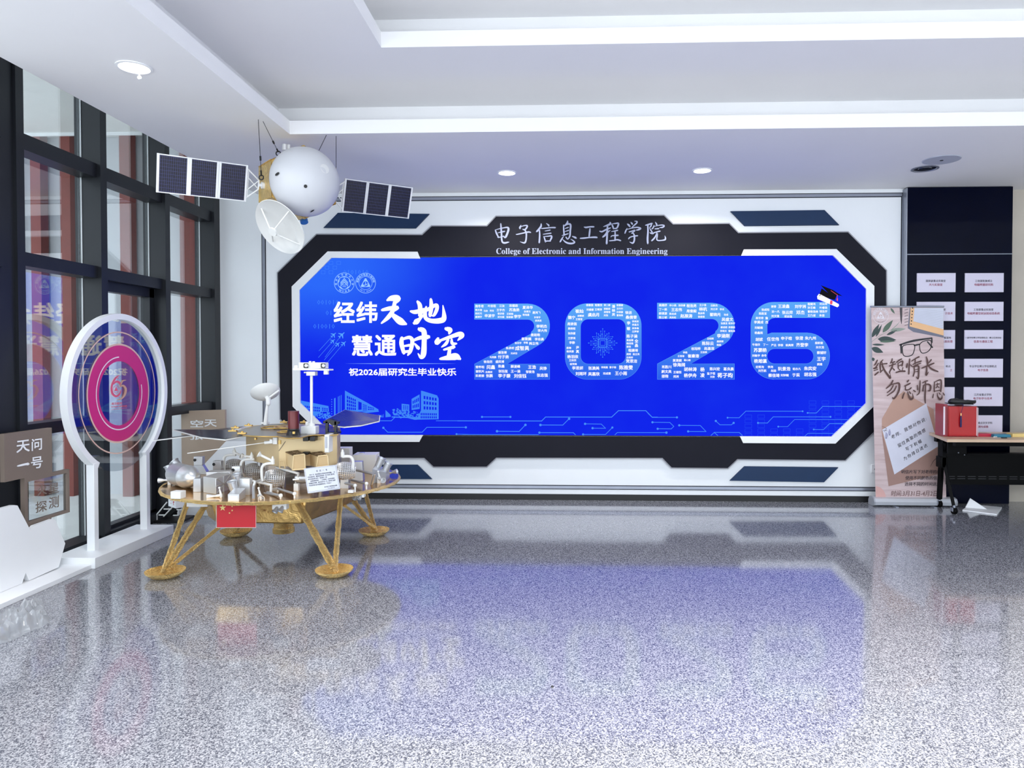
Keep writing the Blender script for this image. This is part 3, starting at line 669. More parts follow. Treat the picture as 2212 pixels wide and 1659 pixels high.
NAMES = {
 'a': "施冬奇,193,115,33;叶前程,337,113,31;江汝,455,112,31;宋德政,590,110,34;夏泽华,755,130,40;熊文瑞,183,160,26;马欣,265,170,24;阿佳,337,168,24;王宇杰,440,160,32;苏逸扬,598,158,40;张博文,750,178,26;聂鸿飞,858,190,31;赵纪元,183,200,26;申凌宇,312,227,40;徐洪奇,443,202,26;王锐铭,548,205,26;李宇,637,235,42;杨海嘉,735,216,26;臧博宇,183,240,26;邓文超,443,241,26;徐家麒,545,242,26;许育宇,866,246,25;袁宾溪,878,284,25;李明杰,918,350,41;李大伟,926,400,36;唐崧皓,845,450,36;姜筱巍,740,497,38;李忠晨,890,500,35;张世宇,643,545,26;李隆,732,541,25;韩立伟,826,550,36;朱承昕,550,604,33;成智昊,690,605,54;谢浩博,460,655,33;刘卓羽,595,665,25;马思鹏,350,710,26;付子扬,472,706,42;徐浩然,292,763,33;盛奕博,430,762,33;常怀昭,198,825,34;闫鑫,325,826,50;陈鑫,448,815,37;薛凌峰,612,818,37;王浩,805,826,46;吴铮,935,840,42;谢悦天,198,875,33;赵雁斌,303,883,26;张钰玺,468,873,36;王一涵,613,874,37;邹俊浩,784,880,34;阮君振,198,926,33;张鹏,308,926,40;李子璇,482,926,47;刘佳钰,667,928,48;张志强,925,920,43",
 'b': "杨歌笛,1478,103,28;程慧然,1580,103,28;郭二娜,1680,103,25;潘,1755,118,38;映,1755,165,38;岚,1755,212,38;徐慧娜,1828,104,25;崔灿,1358,173,48;邓媛媛,1482,156,28;王晴淳,1578,154,28;郭毅茹,1680,146,25;王行行,1828,144,25;徐进,1930,190,38;虞启月,1525,215,45;郑雪珺,1680,184,25;孙佩璇,1828,184,25;魏宁,1268,247,42;胡慧斌,1373,228,25;王雪莹,1353,268,26;刘浩,1666,222,25;曹津昊,1828,222,25;桑倩雯,1962,245,43;周扬笛,1273,322,37;李,1931,312,42;敏,1931,376,42;李欢欢,2010,293,26;李星月,2010,332,26;吴争梅,2010,373,26;汪梦婷,2010,411,26;黄柳超,1267,376,29;张欣媛,1267,432,29;王舒琪,1267,488,29;李静,1272,540,33;陈子涵,1970,465,42;黄金臻,1946,512,26;全,2022,522,42;晶,2022,572,42;韩欣瑶,1946,550,26;郭琪,1932,588,25;袁琳,1234,602,28;尹,1335,597,38;真,1335,643,38;杨芙蓉,1250,643,28;程康琦,1984,630,37;周明,1932,675,26;段正鸿,2018,675,26;杨羽欣,1280,704,42;王欣然,1278,746,28;吕晓轩,1944,714,26;贺思洁,1966,755,43;崔贺烽,1287,790,27;李思妍,1337,836,43;张澳美,1525,838,43;李婉蕗,1650,828,26;雷子瑜,1746,828,26;陈雅雯,1900,830,53;刘雨环,1377,902,43;吴嘉欣,1526,905,44;邓成雯,1678,900,30;王小雨,1842,898,47",
 'c': "高建妤,148,273,27;申小燕,246,275,23;张欣睿,336,275,23;程浩男,433,279,33;王少俊,545,272,23;汪新杰,657,276,23;丁一扬,148,315,27;王志伟,284,318,36;林杭,547,312,40;刘之洋,657,312,23;李龙,735,314,22;周俊毅,433,331,33;柳清源,148,355,27;陈志成,246,359,23;熊彦舜,530,354,22;翟晓光,668,366,36;张成,776,368,22;赵展涛,381,380,39;陈士祯,148,395,27;吴其松,246,395,22;徐泰祺,530,388,22;吴盛文,789,415,38;张景昱,757,454,22;蒋泽宇,832,454,22;秦述超,755,493,22;袁德喆,832,493,22;李晓文,750,530,22;雷皓泽,832,530,22;李涵刚,749,578,42;吕昭辉,620,606,22;陈际云,595,653,39;唐家辉,717,634,22;韩超,705,669,22;谷冠桦,476,706,31;赵基深,609,704,33;李杨,369,744,22;王加祺,553,741,22;王育禄,327,780,22;崔秦溶,451,778,37;黄清颖,290,823,30;葛心雨,389,820,22;徐海阔,309,866,40;肖胜川,184,887,33;胡林涛,420,911,42;杨,541,913,44;陈兴宏,664,907,34;葛良晨,801,908,34;颜文昊,183,934,33;王福恒,291,940,27;童子恒,627,953,27;邵翔,168,980,33;闵洲,278,983,27;杨伊舟,420,972,42;凌,541,970,44;刘涛,640,986,22;蒋子昀,767,971,51",
 'd': "谢普,1250,286,26;王凌鑫,1350,284,38;刘宇洲,1516,286,37;程健鸿,1627,262,26;刘云祥,1745,260,26;张成阳,1168,318,26;沈一凡,1269,337,26;张云弈,1387,345,36;邓杰,1516,345,42;孙艺峰,1627,298,26;叶睿政,1745,298,26;陈胜宜,1142,356,26;曹杨浩林,1640,337,26;钱泓宇,1745,335,26;刘文强,1266,381,26;项志强,1394,385,26;王乃诚,1627,375,26;朱语,1730,375,26;高世奇,1110,401,26;詹,1180,402,28;李冀成,1101,442,31;杰,1181,442,30;刘峻楠,1101,497,27;杨鑫雨,1101,548,27;胡斌,1105,614,36;任世伟,1244,611,40;申子晗,1377,603,37;徐澄,1505,601,38;朱九州,1617,601,37;牛瑞华,1076,666,26;丁一,1170,666,26;严吕,1251,671,26;李想,1318,671,26;柴奥辉,1408,671,26;齐登李,1534,668,40;殷新健,1701,649,26;孙文浩,1711,692,27;苏灏杨,1116,720,43;蔡铺轩,1727,746,31;刘敏宇,1075,775,26;余冬,1154,774,26;王宇,1724,808,44;杨瀚瀛,1118,829,42;顾建,1708,861,26;纪蒋洵,1113,888,27;李尧,1218,888,27;阮景浩,1355,906,41;荀亦凡,1479,908,27;朱奕安,1614,903,41;刘竺航,1137,925,27;赵喆,1249,925,26;蔡佳琦,1253,972,37;刘钟毓,1359,970,27;于采,1472,968,38;胡志强,1614,962,41"}
def digit(pts, hole, f, fb, fe_, names):
    o = MB().poly(pts, f, holes=[hole] if hole else ()).build('digit', E_dig, scr, smooth=False)
    MB().poly(grow(pts, 2.5), fe_, holes=[grow(hole[::-1], 2.5)[::-1]] if hole else ()).build('digit_outline', E_edge, o, smooth=False)
    mb = MB()
    for q in names.split(';'):
        t, x, y, h = q.split(','); mb.cjk(t, float(x), float(y), float(h) * 1.02, fb, bold=.024)
    mb.build('name_lettering', E_white, o, smooth=False)
digit(two, None, f6, f6b, f6e, NAMES['a'])
digit(zero_o, zero_i, f6, f6b, f6e, NAMES['b'])
digit([map2(p) for p in two], None, f7, f7b, f7e, NAMES['c'])
digit(six_o, six_i, f7, f7b, f7e, NAMES['d'])
# chip with its traces inside the zero
mb = MB()
for a, b in ((46, 8), (28, 5)): 
    for p, q in (((1, 1), (1, -1)), ((1, -1), (-1, -1)), ((-1, -1), (-1, 1)), ((-1, 1), (1, 1))): mb.line([(1629 + p[0] * a, 545 + p[1] * a), (1629 + q[0] * a, 545 + q[1] * a)], b, f6)
for k in range(4):
    rot = k * math.pi / 2; ca, sa = math.cos(rot), math.sin(rot)
    def rp(u, v): return (1629 + u * ca - v * sa, 545 + u * sa + v * ca)
    for v0, u1, v1, u2 in ((-40, 72, -72, 140), (-30, 62, -50, 110), (-21, 70, -32, 88), (-12, 66, -22, 138), (-4, 80, -8, 104), (4, 100, 0, 165), (12, 66, 22, 138), (21, 70, 32, 88), (30, 62, 50, 110), (40, 72, 72, 120)):
        mb.line([rp(48, v0), rp(u1 - 10, v0 + (v1 - v0) * .35), rp(u1 + 8, v1), rp(u2 if abs(v1) < 40 else u1 + 40, v1)], 3, f6)
        e = rp(u2 if abs(v1) < 40 else u1 + 44, v1); mb.disc(e[0], e[1], 6, f6, 10)
mb.build('chip_graphic', E_circ, scr, smooth=False)
# mortarboard and scroll at the top of the six
mb = MB(); mb.poly([(1728, 105), (1700, 180), (1858, 222), (1880, 170), (1790, 150)], f7b).poly([(1718, 74), (1842, 122), (1936, 184), (1790, 150)], wc(1400, 600, .217, L3)); mb.build('mortarboard_graphic', emi('screen_black', (22, 22, 30)), scr, smooth=False)
mb = MB(); mb.poly([(1700, 160), (1722, 168), (1898, 262), (1900, 280), (1884, 294), (1686, 212), (1682, 185)], f7b); mb.build('scroll_graphic', E_white, scr, smooth=False)
mb = MB(); mb.poly([(1816, 222), (1838, 232), (1832, 268), (1808, 258)], wc(1400, 600, .217, L3)); mb.line([(1820, 128), (1884, 172), (1882, 208)], 4, wc(1400, 600, .217, L3 + .001)); mb.poly([(1878, 204), (1890, 206), (1888, 234), (1876, 226)], wc(1400, 600, .217, L3 + .001)); mb.build('ribbon_graphic', emi('screen_pink', (232, 84, 110)), scr, smooth=False)
# circuit traces along the bottom
mb = MB()
def trace(fn, pts, w, r=0, ends=(1, 1)):
    mb.line(pts, w, fn)
    if r and ends[0]: mb.disc(pts[0][0], pts[0][1], r, fn, 14)
    if r and ends[1]: mb.disc(pts[-1][0], pts[-1][1], r, fn, 14)
g0, g1, g2 = wc(640, 830, .171791, L1), wc(1000, 840, .189873, L1), wc(1400, 840, .235081, L1)
trace(g0, [(780, 460), (1195, 460), (1245, 412)], 7)
trace(g0, [(1095, 548), (1150, 604), (1582, 604), (1642, 542), (2132, 542)], 7, 14)
trace(g0, [(1760, 460), (2212, 460)], 6); trace(g0, [(1500, 600), (2212, 630)][:0] or [(2015, 628), (2212, 632)], 6, 12, (1, 0))
trace(g1, [(-60, 364), (895, 366), (940, 320), (1692, 321), (1770, 248), (2080, 248), (2152, 322), (2212, 322)], 8)
trace(g1, [(217, 319), (540, 319)], 7, 12); trace(g1, [(388, 482), (640, 484), (711, 410)], 7, 14); trace(g1, [(882, 411), (1136, 412), (1208, 340)], 7, 14)
trace(g1, [(1390, 398), (1574, 401), (1622, 448), (1475, 447)], 6, 13); trace(g1, [(870, 498), (1256, 499), (1280, 522)], 7, 13, (1, 0)); trace(g1, [(1367, 518), (1622, 519), (1700, 440)], 6, 12); trace(g1, [(1730, 522), (1756, 497), (2212, 498)], 6)
trace(g1, [(0, 519), (860, 521)], 6)
trace(g2, [(0, 226), (38, 262), (265, 262)], 5, 10, (0, 1)); trace(g2, [(40, 307), (200, 309), (236, 345), (212, 368), (88, 367)], 5, 10); trace(g2, [(286, 335), (480, 337), (532, 392), (368, 391)], 5, 10); trace(g2, [(0, 402), (168, 402)], 5, 11, (0, 1))
trace(g2, [(622, 295), (660, 330), (766, 330), (786, 313)], 5, 10); trace(g2, [(578, 428), (608, 400), (838, 401), (866, 428)], 5); trace(g2, [(608, 402), (640, 428)], 5)
trace(g2, [(730, 265), (836, 266), (898, 205), (1420, 206)], 5, 8); trace(g2, [(1010, 313), (1096, 314), (1150, 257), (1676, 257)], 5, 9); trace(g2, [(1196, 347), (1282, 347), (1346, 282), (1850, 283)], 4, 8, (1, 0)); trace(g2, [(1466, 221), (1546, 222), (1604, 162), (1970, 163)], 5, 8, (1, 0)); trace(g2, [(1522, 373), (1612, 374), (1668, 319), (1812, 319)], 5, 8, (1, 0)); trace(g2, [(1440, 434), (1468, 409), (1710, 410)], 4)
mb.build('circuit_graphic', E_circ, scr, smooth=False)
# faint digits and boxes in the corners
mb = MB()
for r in range(8):
    for c in range(9):
        x, y = 890 + c * 118, 110 + r * 43
        if (c < 5 and r < 3) or x + (y - 60) * 1.0 > 2080 or (c in (4,) and r < 6) or (c in (2, 3) and r < 6): continue
        for a, b in (((0, 0), (62, 0)), ((62, 0), (62, 30)), ((62, 30), (0, 30)), ((0, 30), (0, 0))): mb.line([(x + a[0], y + a[1]), (x + b[0], y + b[1])], 3, wc(1400, 840, .235081, DS + .0006))
mb.build('faint_code_graphic', E_fr2, scr, smooth=False)
mb = MB()
for r in range(3):
    for c in range(3):
        x, y = 265 + c * 70 - (r * 35), 60 + r * 42
        if x < 240: continue
        for a, b in (((0, 0), (34, 0)), ((34, 0), (34, 28)), ((34, 28), (0, 28)), ((0, 28), (0, 0))): mb.line([(x + a[0], y + a[1]), (x + b[0], y + b[1])], 3, wc(630, 550, .241038, DS + .0006))
for s, x, y in (('001010', 270, 425), ('01', 280, 520), ('010010', 235, 640), ('0101010', 520, 155)): mb.cjk(s, x + 70, y, 60, wc(630, 550, .241038, DS + .0006), bold=0, lead=.55)
mb.build('faint_code_graphic', emi('screen_code_light', (62, 124, 246)), scr, smooth=False)
# campus skyline
mb = MB(); hs = MB(); gs = wc(640, 830, .171791, L1)
fsk = crop(640, 830, .171791, YW - DS - .0008)
def bld(pts, holes=()): mb.poly(pts, fsk, holes=holes)
def wins(x0, x1, yt0, yt1, yb0, yb1, nx, ny, gx=.35, gy=.3):
    out = []
    for i in range(nx):
        for j in range(ny):
            u0, u1 = (i + gx / 2) / nx, (i + 1 - gx / 2) / nx; v0, v1 = (j + gy / 2) / ny, (j + 1 - gy / 2) / ny
            def P(u, v): return (x0 + (x1 - x0) * u, (yt0 + (yt1 - yt0) * u) * (1 - v) + (yb0 + (yb1 - yb0) * u) * v)
            out.append([P(u0, v0), P(u1, v0), P(u1, v1), P(u0, v1)])
    return out
bld([(612, 80), (905, 240), (1035, 318), (1030, 330), (900, 345), (612, 345)], wins(632, 752, 135, 190, 325, 330, 5, 4, .3, .25) + wins(835, 890, 245, 262, 335, 333, 4, 4) + wins(900, 980, 272, 295, 330, 326, 4, 2) + [[(780, 215), (822, 232), (822, 320), (780, 322)]])
bld([(60, 205), (405, 275), (410, 345), (320, 345), (210, 420), (60, 250)], wins(100, 300, 262, 285, 340, 350, 8, 2) + wins(320, 400, 290, 300, 335, 338, 3, 2))
for x0, x1, yt in ((475, 494, 178), (524, 532, 158), (541, 548, 148), (561, 569, 140)): bld([(x0, yt), (x1, yt - 6), (x1, 390), (x0, 390)])
for i in range(7): mb.disc(446, 192 + i * 30, 7, fsk, 6)
bld([(640, 372), (860, 350), (1035, 330), (1040, 345), (760, 375), (640, 392)]); bld([(1122, 325), (1185, 385), (1190, 408), (1122, 415)]); bld([(1030, 382), (1098, 372), (1098, 415), (1030, 415)], wins(1035, 1095, 385, 378, 412, 412, 6, 1))
bld([(1450, 185), (1550, 128), (1552, 310), (1450, 325)], wins(1460, 1545, 205, 150, 312, 300, 4, 2, .4, .35))
bld([(1568, 82), (1585, 84), (1770, 140), (1790, 180), (1790, 440), (1510, 445), (1568, 330)], wins(1595, 1770, 130, 165, 330, 335, 5, 3, .4, .4) + wins(1560, 1770, 355, 360, 435, 435, 9, 2, .4, .3))
bld([(1325, 245), (1420, 255), (1420, 330), (1325, 335)], wins(1340, 1412, 262, 268, 320, 320, 3, 3, .4, .4))
random.seed(7)
for cx, cy, R, n in ((300, 400, 80, 46), (390, 400, 60, 34), (1265, 350, 60, 44), (1390, 375, 60, 40), (1320, 395, 100, 30), (1500, 390, 60, 26)):
    for i in range(n):
        a, r = random.uniform(0, 6.28), R * math.sqrt(random.random()); q = random.uniform(4, 13)
        x, y = cx + r * math.cos(a), cy + r * .75 * math.sin(a)
        if y < 432: mb.poly([(x + q * random.uniform(.6, 1.3) * math.cos(t * 1.047), y + q * random.uniform(.6, 1.3) * math.sin(t * 1.047)) for t in range(6)], fsk)
bld([(1200, 405), (1520, 412), (1520, 446), (1490, 448), (1400, 425), (1200, 418)])
mb.build('skyline_graphic', E_sky, scr, smooth=False)
# ================================================================== Mars lander model
G_foil = foil('gold_foil', (242, 208, 140), .27, 40, .75, .010)
G_foil2 = foil('dark_gold_foil', (216, 178, 112), .30, 7, .45, .012)
G_deck = foil('gold_deck', (214, 172, 112), .16, 5, .08, .01)
M_alu = mat('silver_paint', (222, 223, 225), .32, .72, var=.03)
M_alud = mat('grey_metal_paint', (190, 192, 196), .36, .65, var=.04)
M_lwhite = mat('white_plastic', (226, 226, 224), .4, var=.02)
M_gold = mat('champagne_paint', (214, 190, 146), .42, .25, var=.03)
M_golded = mat('gold_edge', (206, 170, 100), .3, .7, var=.05)
M_plate = mat('rover_top_plate', (122, 114, 106), .28, .5, var=.05, scale=9)
M_red = mat('oxblood_cylinder', (96, 30, 32), .3, .2, var=.05)
M_blk = mat('black_plastic', (16, 16, 18), .35, var=.1)
ZD = .535
LC = Vector((-2.22, 5.55, 0))
lander = thing('mars_lander_model', LC, 'gold foil Mars lander model on four splayed legs with round deck, rover riding on top', 'spacecraft model')
A = lambda x, y, Y: atY(320 + .13562 * x, 920 + .13562 * y, Y)
B = lambda x, y, Y: atY(580 + .13562 * x, 900 + .13562 * y, Y)
dA = lambda x, y: atZ(320 + .13562 * x, 920 + .13562 * y, ZD)
dB = lambda x, y: atZ(580 + .13562 * x, 900 + .13562 * y, ZD)
C3 = lambda x, y, Y: atY(480 + .16275 * x, 770 + .16275 * y, Y)
UP = Vector((0, 0, 1))
R0 = .88
# deck
MB().lathe([(.001, ZD - .022), (R0, ZD - .022), (R0, ZD), (.001, ZD)], LC, UP, 96, cap=False).build('deck_plate', G_deck, lander)
rr = random.Random(3)
MB().tube([LC + Vector((math.cos(t) * (R0 + .003), math.sin(t) * (R0 + .003), ZD - .011 + rr.uniform(-.002, .002))) for t in [2 * math.pi * i / 150 for i in range(150)]],
          [.013 + rr.uniform(-.002, .002) for i in range(150)], 7, closed=True).build('deck_edge_foil', G_foil, lander)
# body below the deck
oc = [(-.33, -.50), (.33, -.51), (.49, -.14), (.51, .2), (.33, .52), (-.33, .52), (-.51, .3), (-.5, -.3)]
mb = MB()
zt, zb = ZD - .02, .30
tp = [LC + Vector((x * 1.08, y * 1.02, zt)) for x, y in oc]; bt = [LC + Vector((x * .96, y * .98, zb + (.03 if y > -.3 else 0))) for x, y in oc]
mb.add(tp + bt, [tuple(range(8)), tuple(reversed(range(8, 16)))] + [(i, i + 8, (i + 1) % 8 + 8, (i + 1) % 8) for i in range(8)])
mb.build('body', G_foil2, lander, bevel=.012)
MB().lathe([(.078, .31), (.082, .24), (.074, .235), (.074, .17), (.083, .165), (.083, .13), (.07, .13), (.06, .3)], LC + Vector((0, -.05, 0)), UP, 28, cap=False).build('engine_nozzle', G_foil, lander)
# legs: four, each with a dish-shaped pad
def wob(a, b, r, seed, n=26):
    q = random.Random(seed); a, b = Vector(a), Vector(b)
    return [a.lerp(b, i / n) for i in range(n + 1)], [r * (1 + q.uniform(-.16, .16)) for i in range(n + 1)]
pads = {'fl': atZ(357, 1238, .03), 'fr': atZ(722, 1235, .03), 'br': atZ(808, 1149, .03), 'bl': atZ(510, 1150, .03)}
tops = {'fl': [(A(640, 1180, 5.12), .019), (A(960, 1180, 5.12), .021), (Vector((-2.47, 5.07, .31)), .013)],
        'fr': [(atY(636, 1072, 5.05), .025), (atY(737, 1058, 5.2), .019)],
        'br': [(atY(756, 1070, 5.78), .021), (atY(786, 1052, 5.95), .017), (Vector((-1.73, 5.5, .34)), .011)],
        'bl': [(LC + Vector((-.5, .32, .5)), .02), (LC + Vector((-.2, .52, .5)), .02)]}
for k, p in pads.items():
    first = None
    for j, (q, r) in enumerate(tops[k]):
        q = Vector(q)
        foot = p + Vector((.012 * (j - .5), 0, .028))
        pts, rs = wob(foot, q, r, j * 7 + ord(k[0]))
        mb = MB().tube(pts, rs, 12)
        if first is None:
            first = mb.build('leg', G_foil, lander)
        else:
            mb.build('strut', G_foil, first)
    pd = MB().lathe([(.001, .012), (.05, .014), (.09, .024), (.122, .045), (.128, .052), (.126, .041), (.095, .014), (.05, .0), (.001, .0)], (p.x, p.y, .0), UP, 40, cap=False)
    pd.lathe([(.03, .012), (.034, .03), (.02, .055), (.001, .06)], (p.x, p.y, .01), UP, 14, cap=False)
    pd.build('foot_pad', G_foil, first)
# flag
YFL = 4.80
fl = MB().prism([atY(468.5, 1086, YFL), atY(553, 1080, YFL), atY(553, 1139.5, YFL), atY(468.5, 1139.5, YFL)], (0, .006, 0)).build('flag', mat('flag_red', (186, 28, 40), .5, var=.03), lander, smooth=False)
mb = MB()
def star(x, y, r, rot=0):
    return [(x + (r if i % 2 == 0 else r * .40) * math.sin(rot + i * math.pi / 5), y - (r if i % 2 == 0 else r * .40) * math.cos(rot + i * math.pi / 5)) for i in range(10)]
fz = crop(320, 920, .13562, YFL - .001)
for x, y, r, t in ((1187, 1305, 56, 0), (1294, 1245, 18, .3), (1337, 1283, 17, .2), (1338, 1347, 17, .5), (1296, 1388, 17, .1)): mb.poly(star(x, y, r, t), fz)
mb.build('flag_stars', mat('flag_star_yellow', (226, 208, 130), .5), fl, smooth=False)
MB().line([(1085, 1234), (1085, 1620), (1717, 1620), (1717, 1234)], 5, fz).build('flag_border', M_lwhite, fl, smooth=False)

# propellant tank lying on the deck
p0, p1 = dA(455, 935), dA(735, 1018); ax = (p1 - p0).normalized(); L = (p1 - p0).length; r = .084
MB().lathe([(.001, -.05), (.03, -.048), (.06, -.035), (.078, -.012), (r, .02), (r, L * .62), (r + .002, L * .63), (r - .002, L * .66), (.078, L * .72), (.066, L * .86), (.045, L * .98), (.02, L * 1.05), (.001, L * 1.07)], p0 + UP * r, ax, 40, cap=False).build('tank', M_alu, lander)
tk = [o for o in bpy.data.objects if o.name == 'tank'][0]
for a, b, rd in (((345, 710, 5.42), (318, 645, 5.42), .028), ((450, 610, 5.5), (415, 570, 5.5), .032)):
    a, b = A(*a), A(*b); MB().cyl(a - (b - a) * .6, b, rd, seg=18).cyl(b, b + (b - a).normalized() * .008, rd * 1.2, seg=18).build('tank_port', M_alud, tk)
def block(name, p, w, d, h, m, rot=0.0, bevel=.002, par=None, shrink=1.0):
    c, s_ = math.cos(rot), math.sin(rot); hx, hy = Vector((c, s_, 0)) * w / 2, Vector((-s_, c, 0)) * d / 2
    p = Vector(p); q = [-hx - hy, hx - hy, hx + hy, -hx + hy]
    return MB().hexa([p + v for v in q], [p + v * shrink + UP * h for v in q]).build(name, m, par or lander, bevel=bevel)
q0, q1, q2 = dA(878, 1062), dA(1082, 1092), dA(1318, 1012)
bx = MB().boxp(q0, q1, q2, .115).build('ribbed_box', M_alu, lander, bevel=.002)
mb = MB(); e1, nrm = (q2 - q1), (q2 - q1).cross(UP).normalized()
fp = lambda x, y: q1 + e1 * x + UP * (.115 * y) + nrm * .002
for a, b in (((.04, .04), (.96, .96)), ((.04, .96), (.96, .04)), ((.5, 0), (.5, 1)), ((0, .5), (1, .5))): mb.tube([fp(*a), fp(*b)], .0032, 6)
mb.build('cross_ribs', M_alud, bx)
block('small_box', dA(800, 1045), .055, .05, .098, M_alud, .1, shrink=.92)
block('small_box', dA(480, 1150), .075, .06, .05, M_lwhite, -.1)
# thruster nozzles with triangular brackets
def thruster(p, d, Lk=.085, r=.021, post=True):
    p, d = Vector(p), Vector(d).normalized()
    o = MB().lathe([(r * .5, 0), (r * .62, Lk * .18), (r * .36, Lk * .42), (r * .5, Lk * .58), (r * .82, Lk * .8), (r, Lk), (r * .86, Lk), (r * .3, Lk * .62)], p, d, 20, cap=True).build('thruster', M_alu, lander)
    mb = MB().box((p.x - .012, p.y - .006, ZD), (p.x + .012, p.y + .012, p.z + .01))
    if post:
        mb.tube([p + Vector((0, 0, .01)), p + Vector((-.006, 0, .05))], .0045, 8).tube([p + Vector((.012, 0, .0)), p + Vector((-.006, 0, .05))], .0035, 6).ball(p + Vector((-.006, 0, .054)), .008)
    mb.build('bracket', M_lwhite, o)
pz = lambda x, y, Y, f=A: f(x, y, Y)
thruster(A(1150, 1110, 4.83), (-1, -.25, -.08))
thruster(A(1775, 1115, 4.84), (.55, -.9, -.05))
thruster(A(340, 860, 5.30), (-1, -.1, -.05), Lk=.08)
thruster(B(1760, 985, 5.42), (.6, -.8, -.05))
thruster(B(1900, 905, 5.75), (.95, -.2, .25))
# tilted canister pairs on a wedge box
def canisters(base, axis, pts, r, par):
    for p, Lc in pts:
        p = Vector(p); a = Vector(axis).normalized()
        MB().lathe([(r * .82, 0), (r * .9, Lc * .06), (r * .8, Lc * .12), (r * .82, Lc * .2), (r * .9, Lc * .5), (r, Lc * .88), (r * 1.08, Lc * .9), (r * 1.08, Lc), (r * .85, Lc), (r * .8, Lc * .93), (.001, Lc * .93)], p, a, 24, cap=False).build('canister', M_alud, par)
w0, w1, w2 = dA(1268, 1195), dA(1448, 1198), dA(1552, 1140)
wb = MB().hexa([w0, w1, w2, w0 + w2 - w1], [w0 + UP * .045, w1 + UP * .045, w2 + UP * .065, w0 + w2 - w1 + UP * .065]).build('canister_box', M_alu, lander, bevel=.0015)
MB().prism([w0.lerp(w1, .1) + UP * .008 + Vector((0, -.002, 0)), w0.lerp(w1, .9) + UP * .008 + Vector((0, -.002, 0)), w0.lerp(w1, .9) + UP * .036 + Vector((0, -.002, 0)), w0.lerp(w1, .1) + UP * .036 + Vector((0, -.002, 0))], (0, .003, 0)).build('front_plate', M_lwhite, wb, smooth=False)
canisters(wb, (-.12, -.2, 1), ((A(1375, 1065, 4.85), .088), (A(1452, 985, 4.93), .105)), .031, wb)
w0, w1, w2 = dB(1655, 1070), dB(1870, 1030), dB(1925, 985)
wb2 = MB().hexa([w0, w1, w2, w0 + w2 - w1], [w0 + UP * .115, w1 + UP * .07, w2 + UP * .08, w0 + w2 - w1 + UP * .125]).build('canister_box', M_alud, lander, bevel=.0015)
canisters(wb2, (.42, .1, .9), ((B(1720, 835, 5.52), .10), (B(1840, 890, 5.55), .085)), .031, wb2)
# cameras in small boxes on stepped blocks
def cam_box(f, x0, y0, x1, y1, Y, base_y, side=.045, lens=True):
    a, b = f(x0, y1, Y), f(x1, y0, Y)
    o = MB().box((a.x, Y, a.z), (b.x, Y + side, b.z)).build('camera_box', M_alu, lander, bevel=.002)
    if lens:
        c = f(x0 + (x1 - x0) * .16, (y0 + y1) / 2 - (y1 - y0) * .1, Y)
        MB().lathe([(.012, 0), (.012, .006), (.008, .006), (.008, .003), (.001, .003)], c, (-.35, -1, 0), 18, cap=False).build('lens_ring', M_blk, o)
    MB().hexa([(a.x - .006, Y - .004, ZD), (b.x + .05, Y - .004, ZD), (b.x + .05, Y + side, ZD), (a.x - .006, Y + side, ZD)], [(a.x, Y, a.z), (b.x, Y, a.z), (b.x, Y + side, a.z), (a.x, Y + side, a.z)]).build('camera_stand', M_alud, o, bevel=.002)
cam_box(A, 725, 490, 860, 625, 5.78, 760)
cam_box(A, 1030, 560, 1155, 690, 5.6, 790)
cam_box(A, 1335, 645, 1460, 790, 5.28, 1080)
cam_box(B, 1440, 575, 1515, 740, 5.95, 900, lens=False)
block('stepped_box', dA(1150, 960), .17, .1, .115, M_alu, .12)
block('tall_box', dA(1560, 1095), .07, .06, .118, M_alu, .1)
block('large_box', B(1570, 1010, 5.95) * 1.0 if False else Vector((B(1560, 900, 5.98).x, 5.98, ZD)), .19, .18, .155, M_lwhite, .08)
block('large_box', Vector((B(1215, 700, 6.1).x, 6.1, ZD)), .11, .12, .19, M_lwhite, .08)
block('large_box', Vector((B(1060, 700, 5.9).x, 5.9, ZD)), .10, .12, .13, M_alud, .08, shrink=.75)
block('stepped_box', dB(1420, 1010), .10, .08, .15, M_alu, .1, shrink=.8)
# round net-covered drums with curved feed pipes
def drum(c, ax, r=.062, Ld=.135):
    c, ax = Vector(c), Vector(ax).normalized(); n = 9
    pr = [(r * (.70 + .30 * math.sin(math.pi * (i / n) ** .9)), -Ld / 2 + Ld * i / n) for i in range(n + 1)]
    o = MB().lathe([(.001, -Ld / 2 + .02)] + pr + [(.001, Ld / 2)], c, ax, 28, cap=False).build('drum', mat('drum_grey', (104, 104, 106), .5), lander)
    net = MB(); u, w, d = basis(ax)
    for rd, h in pr[::1]:
        net.tube([c + d * h + (u * math.cos(t) + w * math.sin(t)) * (rd + .003) for t in [2 * math.pi * k / 32 for k in range(32)]], .0040, 6, closed=True)
    for k in range(26):
        t = 2 * math.pi * k / 26
        net.tube([c + d * h + (u * math.cos(t) + w * math.sin(t)) * (rd + .003) for rd, h in pr], .0040, 5)
    net.build('net_cover', mat('net_steel', (224, 224, 226), .28, .75), o)
    st = Vector((c.x, c.y, ZD))
    MB().box((c.x - .03, c.y - .025, ZD), (c.x + .03, c.y + .025, c.z - r * .75)).build('drum_stand', M_alud, o)
    return o
